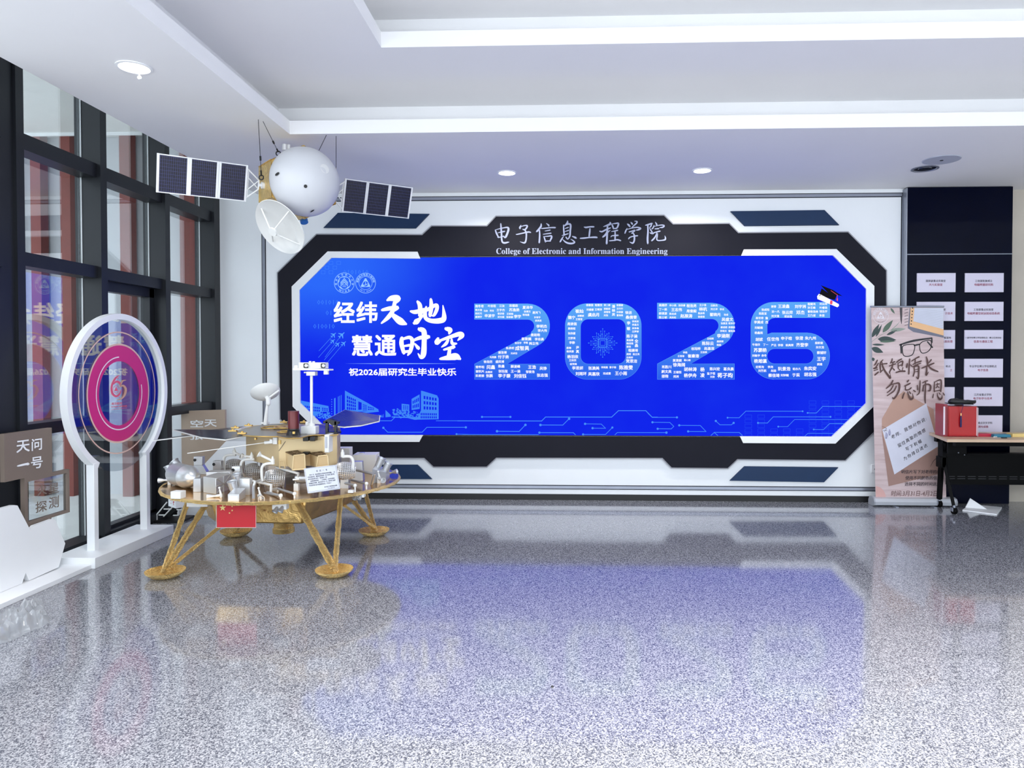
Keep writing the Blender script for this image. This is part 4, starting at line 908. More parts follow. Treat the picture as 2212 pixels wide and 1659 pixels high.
def pipe(par, f, Y, pts, valve, arm, disc, r=.0105):
    mb = MB().tube([f(x, y, Y) for x, y in [q[:2] for q in catmull([(x, y, 0) for x, y in pts], 5)]], r, 10)
    mb.build('feed_pipe', M_lwhite, par)
    v = f(valve[0], valve[1], Y)
    mb = MB().cyl(v - UP * .022, v + UP * .014, .014).lathe([(.009, .014), (.009, .022), (.004, .034), (.001, .036)], v, UP, 12)
    if arm:
        a = f(arm[0], arm[1], Y - .02); mb.tube([v, a], .009, 10)
        dd = (a - v).normalized(); mb.lathe([(.009, 0), (.022, .018), (.022, .022), (.001, .022)], a, dd, 20)
    mb.build('valve', M_lwhite, par)
AXD = (.93, .34, -.08)
d1 = drum(A(1385, 655, 5.75), AXD); pipe(d1, A, 5.66, [(1220, 740), (1205, 600), (1215, 505), (1270, 465), (1395, 462)], (1372, 420), (1460, 465), True)
d2 = drum(A(1690, 730, 5.45), AXD); pipe(d2, A, 5.36, [(1500, 800), (1480, 680), (1490, 580), (1550, 535), (1690, 535)], (1650, 490), (1530, 482), True)
d3 = drum(A(2020, 840, 5.16), AXD); pipe(d3, A, 5.06, [(1820, 880), (1808, 740), (1820, 650), (1880, 605), (2005, 592)], (1985, 560), (1800, 470), True)
d4 = drum(B(1225, 865, 5.22), AXD); pipe(d4, B, 5.2, [(1345, 850), (1348, 720), (1325, 655), (1270, 632), (1180, 640)], (1180, 595), None, True)
# grey gas bottle behind the plaque
MB().lathe([(.001, -.06), (.03, -.05), (.042, -.02), (.042, .06), (.03, .075)], B(545, 975, 5.2), (1, .2, 0), 24).build('gas_bottle', M_alud, lander)
MB().cyl(dB(435, 1140), dB(435, 1140) + UP * .07, .006).cyl(B(390, 1005, 5.0), B(490, 995, 5.0), .006).box(dB(400, 1180) - Vector((0, .0, 0)), dB(475, 1180) + Vector((0, .03, .05))).build('bottle_clamp', M_lwhite, lander)
# hand-rail like rods ending in white balls
def rod(a, b, foot=True, r=.0085):
    a, b = Vector(a), Vector(b)
    o = MB().tube([a, b], r, 10).build('rod', M_alud, lander)
    mb = MB().ball(b, .0135)
    if foot: mb.cyl((b.x, b.y, ZD), b, .006)
    mb.cyl((a.x, a.y, ZD), a, .006)
    mb.build('rod_end', M_lwhite, o)
rod(A(1850, 1075, 5.0), A(2112, 1108, 4.80))
rod(B(150, 1150, 5.05), B(415, 1228, 4.82))
rod(B(-20, 1205, 5.0), B(195, 1262, 4.80))
rod(B(1140, 1042, 5.28), B(1378, 1098, 5.05))
rod(B(1300, 1005, 5.42), B(1560, 1068, 5.18))
MB().tube([A(1640, 870, 5.2), A(1960, 945, 4.98), A(1950, 1165, 4.98)], .0095, 10).build('bent_rail', M_lwhite, lander)
MB().tube([dA(1680, 1170), A(1682, 960, 4.9), A(1700, 895, 4.9), A(1780, 865, 5.0)], .0095, 10).build('bent_rail', M_alud, lander)
MB().tube([B(1360, 845, 5.5), B(1640, 905, 5.3), B(1690, 915, 5.28), dB(1640, 1085)], .0095, 10).build('bent_rail', M_alud, lander)
MB().tube([B(130, 810, 5.25), B(480, 905, 5.1), B(465, 960, 5.1)], .0095, 10).build('bent_rail', M_lwhite, lander)
# under-deck sensor boxes with twin nozzles
def underbox(f, x0, y0, x1, y1, Y, noz, nr=.021):
    a, b = f(x0, y1, Y), f(x1, y0, Y)
    o = MB().box((a.x, Y, a.z), (b.x, Y + .05, ZD - .02)).build('sensor_box', M_lwhite, lander, bevel=.003)
    for x, y in noz:
        MB().lathe([(nr * .6, 0), (nr * .7, .03), (nr, .055), (nr * .8, .055), (nr * .5, .02)], f(x, y, Y + .02) + UP * .025, (-.3, -.6, -.75), 18).build('sensor_nozzle', M_alud, o)
underbox(B, 55, 1325, 283, 1482, 4.82, ((165, 1470), (250, 1460)))
underbox(B, 1335, 1150, 1520, 1290, 5.08, ((1420, 1270), (1495, 1265)), .017)
MB().box(B(300, 1350, 4.80), B(390, 1318, 4.80) + Vector((0, .03, 0))).box(B(1265, 1215, 5.0), B(1345, 1175, 5.0) + Vector((0, .03, 0))).build('white_tab', M_lwhite, lander)
underbox(A, 610, 1230, 945, 1290, 4.98, ())
# engraved plaque leaning on the deck
pl = [B(562, 826, 4.93), B(1082, 766, 5.0), B(1142, 1142, 4.86), B(626, 1218, 4.79)]
nq = (pl[1] - pl[0]).cross(pl[3] - pl[0]).normalized()
if nq.y > 0: nq = -nq
plq = MB().prism(pl, -nq * .008).build('engraved_plaque', mat('plaque_silver', (206, 210, 220), .3, .2, var=.02), lander, smooth=False)
def pf(x, y):
    t = pl[0].lerp(pl[1], x); b = pl[3].lerp(pl[2], x); return t.lerp(b, y) + nq * .0012
M_ink = mat('engraved_ink', (70, 74, 92), .6)
mb = MB()
mb.line([(.025, .03), (.975, .03), (.975, .97), (.025, .97), (.025, .03)], .006, pf)
asp = .56
def prow(t, x, y, h): 
    n = len(t)
    for i, ch in enumerate(t):
        vs, fs = glyph(ch, .01, 1); mb.add([pf(x + (i + gx) * h * asp, y - (gy - .38) * h) for gx, gy in vs], fs)
prow('天 问 一 号', .36, .17, .085)
for k, (t, x) in enumerate((('天问一号，是由我国自主研发的火星探测器，一次', .13), ('实现火星环绕、着陆和巡视探测，电子信息工程学院', .07), ('有多名校友参与其中，特此展示一展！', .07), ('此模型按照实物1:4比例制作，主体包括着陆', .13), ('巡视器和环绕器，真实再现天问一号，愿同学们探索', .07), ('宇宙的梦想与航天报国精神永存，不忘初心！', .07))): prow(t, x, .30 + k * .085, .064)
prow('电子信息工程学院校友捐赠', .52, .86, .06); prow('二〇二五年六月', .62, .93, .055)
mb.build('plaque_text', M_ink, plq, smooth=False)

# ================================================================== rover on the lander deck
rover = thing('rover_model', (-2.0, 5.6, ZD), 'champagne rover model with mast camera and dark solar wings standing on the lander deck', 'rover model')
ZR = .925
def plan(px, Y, z): p = atY(px, 900, Y); return Vector((p.x, p.y, z))
pp = [(531, 5.5), (602, 5.14), (640, 5.19), (675, 5.2), (700, 5.17), (728, 5.24), (735, 5.95), (640, 6.1), (545, 6.0)]
zb = .70
mb = MB(); n = len(pp)
mb.add([plan(x, Y, zb) for x, Y in pp] + [plan(x, Y, ZR) for x, Y in pp], [tuple(reversed(range(n))), tuple(range(n, 2 * n))] + [(i, (i + 1) % n, (i + 1) % n + n, i + n) for i in range(n)])
mb.build('body', M_gold, rover, bevel=.004)
for x, Y in ((560, 5.45), (610, 5.25), (690, 5.3), (560, 5.9), (715, 5.85)):
    p = plan(x, Y, ZD); MB().cyl(p, p + UP * (zb - ZD + .01), .018).build('support_post', M_alud, rover)
top = [(300, 1046), (420, 1054), (520, 1057), (640, 1060), (740, 1058), (780, 1068), (830, 1079), (930, 1084), (1030, 1078), (1080, 1064), (1150, 1048), (1230, 1040), (1320, 1036), (1420, 1041), (1535, 1034), (1568, 975), (1500, 935), (1340, 902), (1200, 895), (850, 890), (550, 905), (300, 950), (195, 990), (240, 1020)]
tp = [atZ(480 + .16275 * x, 770 + .16275 * y, .937) for x, y in top]
MB().prism(tp, (0, 0, -.006)).build('top_plate', M_plate, rover, smooth=False)
MB().tube([p + UP * -.003 for p in tp], .0045, 8, closed=True).build('plate_edge', M_golded, rover)
mb = MB()
for px, py, r in ((690, 940, .098), (855, 938, .095), (840, 998, .058)):
    c = atZ(480 + .16275 * px, 770 + .16275 * py, .947); mb.tube([c + Vector((math.cos(t), math.sin(t), 0)) * r for t in [2 * math.pi * i / 36 for i in range(36)]], .006, 8, closed=True)
for a, b in (((690, 925), (870, 955)), ((850, 925), (680, 955))): mb.tube([atZ(480 + .16275 * a[0], 770 + .16275 * a[1], .947), atZ(480 + .16275 * b[0], 770 + .16275 * b[1], .947)], .005, 8)
mb.build('gold_hoops', M_golded, rover)
for x, y in ((140, 998), (265, 1030), (175, 955), (350, 925), (820, 880), (1085, 880), (1530, 938)):
    p = atZ(480 + .16275 * x, 770 + .16275 * y, .94); MB().box(p + Vector((-.032, -.012, 0)), p + Vector((.032, .012, .012))).ball(p + Vector((0, 0, .012)), .012).build('hinge', M_golded, rover, bevel=.002)
# solar wings
def cell_mat():
    m = mat('solar_cells_dark', (26, 30, 50), .22, .1, var=.1, scale=3); nt = m.node_tree; p = nt.nodes['Principled BSDF']
    tc = nt.nodes.new('ShaderNodeTexCoord'); w = nt.nodes.new('ShaderNodeTexWave'); w.wave_type = 'BANDS'; w.bands_direction = 'Y'; w.inputs['Scale'].default_value = 9
    mp = nt.nodes.new('ShaderNodeMapping'); mp.inputs['Rotation'].default_value = (0, 0, math.radians(-20))
    nt.links.new(tc.outputs['Object'], mp.inputs[0]); nt.links.new(mp.outputs[0], w.inputs['Vector'])
    r = nt.nodes.new('ShaderNodeValToRGB'); r.color_ramp.elements[0].position = .93; r.color_ramp.elements[0].color = rgb((28, 32, 54)); r.color_ramp.elements[1].position = .97; r.color_ramp.elements[1].color = rgb((120, 124, 140))
    nt.links.new(w.outputs['Fac'], r.inputs[0]); nt.links.new(r.outputs[0], p.inputs['Base Color']); return m
M_cell = cell_mat()
def wing(pts, thick=.008):
    q = [Vector(p) for p in pts]
    o = MB().prism(q, (0, 0, thick)).build('solar_wing', M_lwhite, rover, smooth=False)
    c = sum(q, Vector()) / len(q)
    top = [c + (p - c) * .97 + UP * (thick + .0015) for p in q]
    MB().prism(top, (0, 0, .001)).build('solar_cells', M_cell, o, smooth=False)
wing([atY(698, 912, 5.75), atY(729, 923, 5.42), atY(743.7, 924.5, 5.38), atY(780, 921, 5.45), atY(820, 911.5, 5.65), atY(821.5, 899.5, 5.98), atY(790, 894, 6.12), atY(744.5, 887, 6.25)])
wing([atY(373.5, 930, 5.85), atY(434, 946.5, 5.36), atY(487, 952, 5.12), atY(531.6, 943, 5.3), atY(500, 931.5, 5.75), atY(430, 930, 5.9)])
wing([atY(330, 953.5, 5.62), atY(420, 942, 5.78), atY(520, 927, 5.95), atY(530, 922.5, 6.1), atY(450, 931, 6.2), atY(390, 943.5, 6.0)])
MB().tube([A(625, 438, 5.02), A(1870, 265, 5.14)], .003, 8).build('whip_antenna', M_lwhite, rover)
MB().cyl(A(1850, 268, 5.12), A(1990, 255, 5.14), .012).box(A(1985, 290, 5.13), A(2050, 185, 5.13) + Vector((0, .04, 0))).box(A(1935, 275, 5.12), A(1975, 215, 5.12) + Vector((0, .01, 0))).build('antenna_mount', M_lwhite, rover)
MB().box(A(2075, 290, 5.135), A(2110, 230, 5.135) + Vector((0, .012, 0))).box(A(1690, 222, 5.25), A(1718, 190, 5.25) + Vector((0, .02, 0))).build('clip', M_golded, rover)
MB().prism([B(160, 548, 5.13), B(168, 548, 5.13), B(272, 395, 5.145), B(264, 395, 5.145)], (0, .004, 0)).build('diagonal_slot', M_blk, rover, smooth=False)
MB().box(B(890, 575, 5.13), B(962, 288, 5.13) + Vector((0, .20, 0))).build('white_side_box', M_lwhite, rover, bevel=.004)
MB().box(B(900, 500, 5.125), B(930, 320, 5.125) + Vector((0, .01, 0))).build('side_grille', mat('grille_grey', (178, 180, 190), .5), rover)
for x0, x1 in ((545, 632), (652, 738)): MB().box(B(x0, 392, 5.12), B(x1, 318, 5.12) + Vector((0, .06, 0))).build('hazard_camera', M_blk, rover, bevel=.004)
# fold-out front trays
def tray(fr4, bk2, Yf, Yb):
    f = [B(x, y, Yf) for x, y in fr4]; k = [B(x, y, Yb) for x, y in bk2]
    o = MB().tube([f[3], f[0]], .0055, 6).tube([f[0], f[1]], .0055, 6).tube([f[1], f[2]], .0055, 6).tube([f[2], f[3]], .0055, 6).build('tray_frame', M_gold, rover)
    MB().prism([f[0], f[1], f[2], f[3]], (0, .004, 0)).build('tray_panel', mat('tray_panel_gold', (186, 158, 116), .45, .2), o, smooth=False)
    kb = [k[0] - UP * .09, k[1] - UP * .09]
    MB().add([k[0], f[0], f[3], kb[0], k[1], f[1], f[2], kb[1]], [(0, 1, 2, 3), (4, 7, 6, 5), (3, 2, 6, 7)]).build('tray_side', M_gold, o, smooth=False)
    mb = MB()
    for a, b in ((k[0], f[0]), (k[1], f[1]), (k[0], k[1]), (k[0], f[1]), (k[1], f[0]), ((k[0] + k[1]) / 2, (f[0] + f[1]) / 2), ((k[0] + f[0]) / 2, (k[1] + f[1]) / 2)): mb.tube([a, b], .004, 6)
    mb.build('tray_truss', mat('truss_bronze', (112, 88, 62), .4, .5), o)
tray(((402, 622), (572, 600), (585, 835), (382, 848)), ((275, 565), (462, 540)), 5.0, 5.16)
tray(((792, 632), (938, 614), (955, 785), (768, 805)), ((662, 585), (838, 556)), 5.02, 5.17)
MB().tube([B(178, 820, 5.1), B(178, 712, 5.1), B(238, 705, 5.1), B(262, 822, 5.1)], .0045, 6, closed=True).build('front_loop', M_gold, rover)
MB().box(B(525, 610, 5.1), B(625, 565, 5.1) + Vector((0, .06, 0))).build('front_camera', M_blk, rover, bevel=.006)
# mast
mbase = MB().box(C3(1042, 1040, 5.22), C3(1238, 928, 5.22) + Vector((0, .08, 0))).build('mast_box', M_lwhite, rover, bevel=.003)
MB().lathe([(.001, .004), (.011, .004), (.011, 0)], C3(1112, 1003, 5.218), (0, -1, 0), 14, cap=False).build('box_cap', M_lwhite, mbase)
YM = 5.26
MB().cyl(C3(1185, 930, YM), C3(1185, 880, YM), .026).cyl(C3(1185, 880, YM), C3(1185, 255, YM), .0105).cyl(C3(1150, 895, YM), C3(1115, 895, YM), .018).build('mast_pole', M_lwhite, rover)
hd = MB().prism([C3(945, 182, YM - .04), C3(1418, 188, YM - .04), C3(1418, 168, YM - .04), C3(945, 152, YM - .04)], (0, .1, 0)).build('mast_head_plate', M_lwhite, rover, smooth=False)
MB().box(C3(1015, 160, YM - .03), C3(1370, 80, YM - .03) + Vector((0, .07, 0))).box(C3(1345, 240, YM - .03), C3(1400, 185, YM - .03) + Vector((0, .03, 0))).box(C3(1115, 255, YM - .03), C3(1230, 200, YM - .03) + Vector((0, .06, 0))).cyl(C3(1085, 212, YM), C3(1120, 212, YM), .006).box(C3(955, 160, YM - .03), C3(1002, 118, YM - .03) + Vector((0, .01, 0))).cyl(C3(1168, 90, YM), C3(1168, 62, YM), .01).cyl(C3(1215, 90, YM), C3(1215, 64, YM), .01).build('camera_housing', M_lwhite, hd, bevel=.002)
for x in (1105, 1335):
    MB().box(C3(x - 30, 152, YM - .045), C3(x + 28, 92, YM - .045) + Vector((0, .02, 0))).build('camera_back', M_blk, hd, bevel=.005)
    MB().lathe([(.012, 0), (.012, .02), (.009, .022), (.001, .02)], C3(x + 16, 122, YM - .045), (.1, -1, 0), 16).build('camera_lens', M_alu, hd)
# red cylinder on its black cone
MB().lathe([(.001, 0), (.0395, 0), (.0395, .002), (.0395, .125), (.038, .128), (.001, .128)], C3(948, 955, 5.13), UP, 32, cap=False).build('red_canister', M_red, rover)
cb = C3(948, 1060, 5.13); h = C3(948, 955, 5.13).z - cb.z
MB().lathe([(.056, 0), (.057, .005), (.052, .011), (.043, h * .7), (.045, h * .8), (.040, h * .85), (.040, h), (.001, h)], cb, UP, 32).build('canister_cone', M_blk, rover)
MB().box(C3(933, 1028, 5.065), C3(962, 998, 5.065) + Vector((0, .01, 0))).build('cone_label', M_golded, rover)
# black pivot unit
g = MB().box(C3(1368, 1032, 5.24), C3(1532, 1005, 5.24) + Vector((0, .09, 0))).box(C3(1368, 1010, 5.25), C3(1402, 860, 5.25) + Vector((0, .03, 0))).box(C3(1486, 1010, 5.25), C3(1516, 860, 5.25) + Vector((0, .03, 0)))
g.prism([C3(1340, 860, 5.25), C3(1340, 890, 5.25), C3(1420, 880, 5.25), C3(1460, 915, 5.25), C3(1530, 900, 5.25), C3(1535, 870, 5.25), C3(1420, 835, 5.25)], (0, .05, 0)).build('pivot_unit', M_blk, rover, bevel=.002)
# dish antenna on its arm
YD = 5.75
dc, dn = C3(572, 470, YD), Vector((-.36, .56, .75)).normalized()
MB().lathe([(.001, -.055), (.04, -.05), (.08, -.032), (.11, -.008), (.116, 0), (.112, .001), (.08, -.022), (.04, -.04), (.001, -.045)], dc, dn, 44, cap=False).build('dish_antenna', M_lwhite, rover)
arm = MB().tube([C3(572, 505, YD), C3(610, 560, YD - .03), C3(612, 625, YD - .03)], .02, 12).tube([C3(600, 640, YD - .03), C3(572, 905, YD - .02)], [.012, .018], 12).cyl(C3(520, 888, YD), C3(625, 885, YD), .01).tube([C3(632, 540, YD - .04), C3(755, 450, YD - .02)], .009, 8).ball(C3(610, 625, YD - .03), .02)
arm.build('dish_arm', M_lwhite, rover)
# ================================================================== hanging orbiter model
def grid_mat():
    m = mat('solar_panel_blue_black', (8, 10, 34), .2, .0, var=.15, scale=8); nt = m.node_tree; p = nt.nodes['Principled BSDF']
    tc = nt.nodes.new('ShaderNodeTexCoord'); br = nt.nodes.new('ShaderNodeTexBrick')
    br.offset = 0; br.inputs['Color1'].default_value = rgb((7, 9, 32)); br.inputs['Color2'].default_value = rgb((9, 11, 40)); br.inputs['Mortar'].default_value = rgb((66, 70, 118))
    br.inputs['Scale'].default_value = 1; br.inputs['Mortar Size'].default_value = .0006; br.inputs['Brick Width'].default_value = .0140; br.inputs['Row Height'].default_value = .0245; br.inputs['Mortar Smooth'].default_value = .1
    nt.links.new(tc.outputs['Object'], br.inputs['Vector']); nt.links.new(br.outputs['Color'], p.inputs['Base Color']); return m
M_grid = grid_mat()
PLc, PRc = atY(338, 373, 4.95), atY(888, 439, 6.22)
e1 = (PRc - PLc).normalized(); Cc = (PLc + PRc) / 2
n0 = Vector((e1.y, -e1.x, 0)).normalized()                 # towards the viewer
tl = math.radians(20)
e2 = (UP - e1 * UP.dot(e1)).normalized(); n1 = e1.cross(e2).normalized()
if n1.y > 0: n1 = -n1
e2t = (e2 * math.cos(tl) + n1 * math.sin(tl)).normalized(); e3 = e1.cross(e2t).normalized()
orb = thing('orbiter_model', (Cc.x, Cc.y, Cc.z), 'orbiter model with white dome, gold box and two solar wings hung from the ceiling', 'spacecraft model')
def s_at(px):
    d = ray(px, 400); k = d.x / d.y; return (k * Cc.y - Cc.x) / (e1.x - k * e1.y)
M_frame = mat('wing_frame_white', (228, 229, 232), .4, var=.02)
HW = .128
def lb(mb, x0, x1, y0, y1, z0, z1): return mb.box((x0, y0, z0), (x1, y1, z1))
Rm = Matrix((e1, e2t, e3)).transposed().to_4x4()
for side, ps in (('l', ((342.5, 404), (412, 467.5), (475.5, 529.5))), ('r', ((744, 788), (792.5, 835.5), (840.5, 884)))):
    ss = [(s_at(a), s_at(b)) for a, b in ps]
    lo, hi = ss[0][0], ss[-1][1]; mid = (lo + hi) / 2
    fm = Matrix.Translation(Cc + e1 * mid) @ Rm
    fw = MB()
    wing_o = None
    for i, (a, b) in enumerate(ss):
        x0, x1 = a - mid, b - mid
        lb(fw, x0 - .012, x0 + .004, -HW - .008, HW + .008, -.008, .008); lb(fw, x1 - .004, x1 + .012, -HW - .008, HW + .008, -.008, .008)
        lb(fw, x0, x1, HW - .002, HW + .007, -.008, .008); lb(fw, x0, x1, -HW - .007, -HW + .002, -.008, .008)
    for i in (0, 1):
        g0, g1 = ss[i][1] - mid + .006, ss[i + 1][0] - mid - .006
        for y in (-HW + .012, HW - .004): lb(fw, g0, g1, y - .006, y + .006, -.006, .006)
        if side == 'r' or i == 1: lb(fw, g0, g1, -HW, HW, -.003, .0)
    wo = fw.build('solar_wing', M_frame, orb, smooth=False, frame=fm)
    ORG[wo.name] = ORG[orb.name]
    for i, (a, b) in enumerate(ss):
        f2 = Matrix.Translation(Vector(((a + b) / 2 - mid, 0, 0)))
        w2 = (b - a) / 2 - .003
        me = MB(); lb(me, -w2, w2, -HW, HW, -.006, .0085); lb(me, -w2, w2, -HW, HW, -.0085, .006)
        me.f = me.f; po = me.build('cell_panel', M_grid, None, smooth=False); po.parent = wo; po.matrix_local = f2
    # open yoke between wing and body
    xe = (hi if side == 'l' else lo); xi = xe + (.10 if side == 'l' else -.10)
    def wp_(x, y): return Cc + e1 * x + e2t * y
    yk = MB()
    for y in (-HW * .93, HW * .93): yk.tube([wp_(xe, y), wp_(xi, y * .28)], .0055, 6)
    yk.tube([wp_(xe + (.02 if side == 'l' else -.02), -HW * .8), wp_(xe + (.02 if side == 'l' else -.02), HW * .8)], .004, 6)
    yk.tube([wp_(xi, -HW * .26), wp_(xi, HW * .26)], .0055, 6).tube([wp_(xe, HW * .5), wp_(xi, -HW * .26)], .004, 6).tube([wp_(xe, -HW * .5), wp_(xi, HW * .26)], .004, 6)
    yk.tube([wp_(xi, 0), wp_(xi + (.07 if side == 'l' else -.07), 0)], .012, 8)
    yk.lathe([(.001, 0), (.026, 0), (.026, .02), (.001, .02)], wp_(xi + (.02 if side == 'l' else -.03), 0), e1, 18)
    yk.build('wing_yoke', M_frame, orb)
# gold box body behind the dome
dome_c = atY(663, 391, 5.36)
dax = (Vector((.60, -.78, -.06))).normalized()             # the dome looks this way
bu = (e1 - dax * e1.dot(dax)).normalized(); bv = dax.cross(bu).normalized()
if bv.z < 0: bv = -bv
G_box = foil('orbiter_gold_foil', (246, 210, 138), .26, 22, .7, .012)
bc = dome_c - dax * .22 - bu * .02
hxv = [bu * (math.cos(math.radians(90 + 60 * i)) * .285) + bv * (math.sin(math.radians(90 + 60 * i)) * .275) for i in range(6)]
MB().prism([dome_c - dax * .07 + v for v in hxv], -dax * .34).build('gold_body', G_box, orb, bevel=.006)
MB().lathe([(.13, 0), (.13, .10), (.11, .12)], dome_c - dax * .44, dax, 8).build('gold_rear_ring', G_box, orb)
M_dome = mat('dome_white', (206, 207, 211), .45, var=.01)
Rd = .262
dm = MB().lathe([(.001, -.03), (Rd * .96, -.03), (Rd, -.005), (Rd * .998, .02), (Rd * .965, .07), (Rd * .88, .125), (Rd * .74, .178), (Rd * .56, .216), (Rd * .36, .24), (Rd * .18, .251), (.001, .254)], dome_c - dax * .06, dax, 72, cap=False).build('heat_shield_dome', M_dome, orb)
def on_dome(px, py):
    # nearest hit of the picture ray with the dome's sphere-like shell
    d = ray(px, py).normalized(); c = dome_c - dax * .06; o_ = EYE
    best = None
    t = (c - o_).length - .45
    while t < (c - o_).length + .2:
        p = o_ + d * t; h = (p - c).dot(dax); r = ((p - c) - dax * h).length
        if h > -.01 and (r / Rd) ** 2 + (h / .254) ** 2 <= 1.0: return p
        t += .002
    return c + dax * .25
mb = MB()
for x, y, w, h, a in ((1033, 503, 20, 11, -.35), (1253, 598, 13, 13, 0), (1305, 790, 17, 10, -.8)):
    px, py = 320 + x * .27125, 240 + y * .27125; p = on_dome(px, py); nn = ((p - (dome_c - dax * .12)).normalized()); u, v, d = basis(nn)
    s1 = .0010 * 3.4 * .27125 * 3.7
    mb.add([p + nn * .008 + (u * math.cos(t) * math.cos(a) * w - v * math.sin(t) * h + u * 0 - v * math.cos(t) * math.sin(a) * w) * .00098 * 1.0 for t in [2 * math.pi * i / 18 for i in range(18)]], [tuple(range(18))])
mb.build('dome_openings', M_black, dm, smooth=False)
p = on_dome(320 + 1405 * .27125, 240 + 460 * .27125); nn = (p - (dome_c - dax * .12)).normalized(); u, v, d = basis(nn)
MB().lathe([(.001, .0035), (.036, .003), (.038, -.002)], p, nn, 30, cap=False).build('dome_patch', mat('dome_patch_white', (220, 220, 220), .45), dm)
MB().cyl(atY(615, 325, 5.62), atY(615, 312, 5.62), .022).cyl(atY(624, 325, 5.64), atY(624, 313, 5.64), .018).build('top_thrusters', M_alu, orb)
# white dish
dcx = atY(604.5, 491, 5.3); dn = Vector((-.36, -.72, -.55)).normalized()
u, v, d = basis(dn); RD = .222
MB().lathe([(.001, -.062), (RD * .35, -.054), (RD * .7, -.03), (RD * .98, -.002), (RD, 0), (RD * .985, .004), (RD * .7, -.024), (RD * .35, -.046), (.001, -.053)], dcx, dn, 64, cap=False).build('dish_antenna', mat('dish_white', (212, 212, 210), .5), orb)
dsh = [o for o in orb.children if o.name.startswith('dish_antenna')][0]
hub = dcx + dn * .075
fd = MB().lathe([(.001, .012), (.034, .012), (.036, 0), (.03, -.006), (.001, -.006)], hub, dn, 28, cap=False)
for t in (.6, 2.15, 3.75, 5.3):
    r = RD * .86; fd.tube([hub + (u * math.cos(t) + v * math.sin(t)) * .03, dcx + (u * math.cos(t) + v * math.sin(t)) * r - dn * .012], .0055, 8)
fd.build('dish_feed', M_lwhite, dsh)
MB().tube([dcx - dn * .06, bc - bv * .17], .02, 10).build('dish_arm', M_lwhite, orb)
MB().lathe([(.03, 0), (.03, .03), (.024, .03)], atY(656, 474, 5.55), (.3, -.3, -.9), 16).build('blue_sensor', mat('sensor_blue', (40, 110, 190), .4), orb)
# suspension wires with their eye hooks
for (cx_, cy_), (hx, hy, hY) in (((558, 258), (564.5, 380, 5.35)), ((568, 262), (601, 328, 5.42)), ((705, 292), (689, 325, 5.48)), ((726, 294), (726, 362, 5.45))):
    a = atZ(cx_, cy_, ZC); b = atY(hx, hy, hY)
    w = MB().tube([a, b], .0022, 6)
    o = w.build('hanging_wire', M_char, orb)
    if hx < 680:
        k = b.lerp(a, .28)
        MB().tube([b + (Vector((math.cos(t), 0, math.sin(t)))) * .017 - UP * .012 for t in [2 * math.pi * i / 20 for i in range(20)]], .0045, 7, closed=True).cyl(k, b.lerp(a, .36), .007, seg=8).cyl(b, b.lerp(a, .10), .006, seg=8).build('eye_hook', M_char, o)
# ================================================================== display stand along the windows
SX = -3.505                                       # plane of the ring
bt0, bt1 = atZ(198.5, 1229, 0), atZ(381, 1153, 0)
xb = (bt0.x + bt1.x) / 2
HB = .078
stand = thing('ring_photo_stand', (SX, 5.6, 0), 'white circular photo frame stand holding a clear disc with a pink ring', 'photo stand')
MB().box((XL + .08, bt0.y, 0), (xb, bt1.y, HB)).build('base', M_white, stand, bevel=.003)
yn, yf = atX(201, 1183, SX).y, atX(314, 1140, SX).y
RC_ = Vector((SX, atX(258, 840, SX).y, 1.225)); RO, WD = .625, .045
ang = math.degrees(math.asin(min(1, ((yf - yn) / 2) / RO)))
# ring open at the bottom
mb = MB(); n = 72; ri, ro, hx = RO - WD, RO, .028
a0, a1 = math.radians(-90 + ang * .93), math.radians(270 - ang * .93)
vs = []; fs = []
for i in range(n + 1):
    t = a0 + (a1 - a0) * i / n
    for x, r in ((-hx, ri), (hx, ri), (hx, ro), (-hx, ro)): vs.append(RC_ + Vector((x, math.cos(t) * r, math.sin(t) * r)))
for i in range(n):
    for k in range(4): fs.append((i * 4 + k, i * 4 + (k + 1) % 4, i * 4 + 4 + (k + 1) % 4, i * 4 + 4 + k))
fs += [(0, 1, 2, 3), (n * 4 + 3, n * 4 + 2, n * 4 + 1, n * 4)]
mb.add(vs, fs).build('ring', M_white, stand)
for y in (yn, yf):
    zt = RC_.z - math.sqrt(RO ** 2 - ((yf - yn) / 2) ** 2) + .03
    MB().box((SX - hx - .0016, y - .024, HB - .002), (SX + hx + .0016, y + .024, zt)).build('leg', M_white, stand, bevel=.002)
def ringpt(y, z): return Vector((SX + .004, RC_.y + y, RC_.z + z))
dd = lambda k: (lambda x, y: Vector((SX + k, RC_.y + x, RC_.z - y)))
MB().lathe([(.001, -.0025), (ri - .002 + .03, -.0025), (ri + .028, .0025), (.001, .0025)], RC_, (1, 0, 0), 72, cap=False).build('clear_disc', M_acr, stand)
disc = [o for o in stand.children if o.name.startswith('clear_disc')][0]
M_pink = mat('pink_print', (206, 44, 118), .35, var=.05, scale=2)
M_beige = mat('beige_print', (222, 186, 170), .4)
M_wprint = mat('white_print', (240, 226, 232), .4)
oy = .0
MB().arc(0, oy, .318, .132, 0, 360, dd(.0045), 64).build('pink_ring', M_pink, disc, smooth=False)
MB().arc(0, oy, .384, .014, 0, 360, dd(.0048), 64).arc(0, oy - .005, .475, .010, 0, 360, dd(.0048), 72).build('beige_ring', M_beige, disc, smooth=False)
MB().arc(0, oy, .285, .009, -12, 268, dd(.006), 60).build('white_arc', M_wprint, disc, smooth=False)
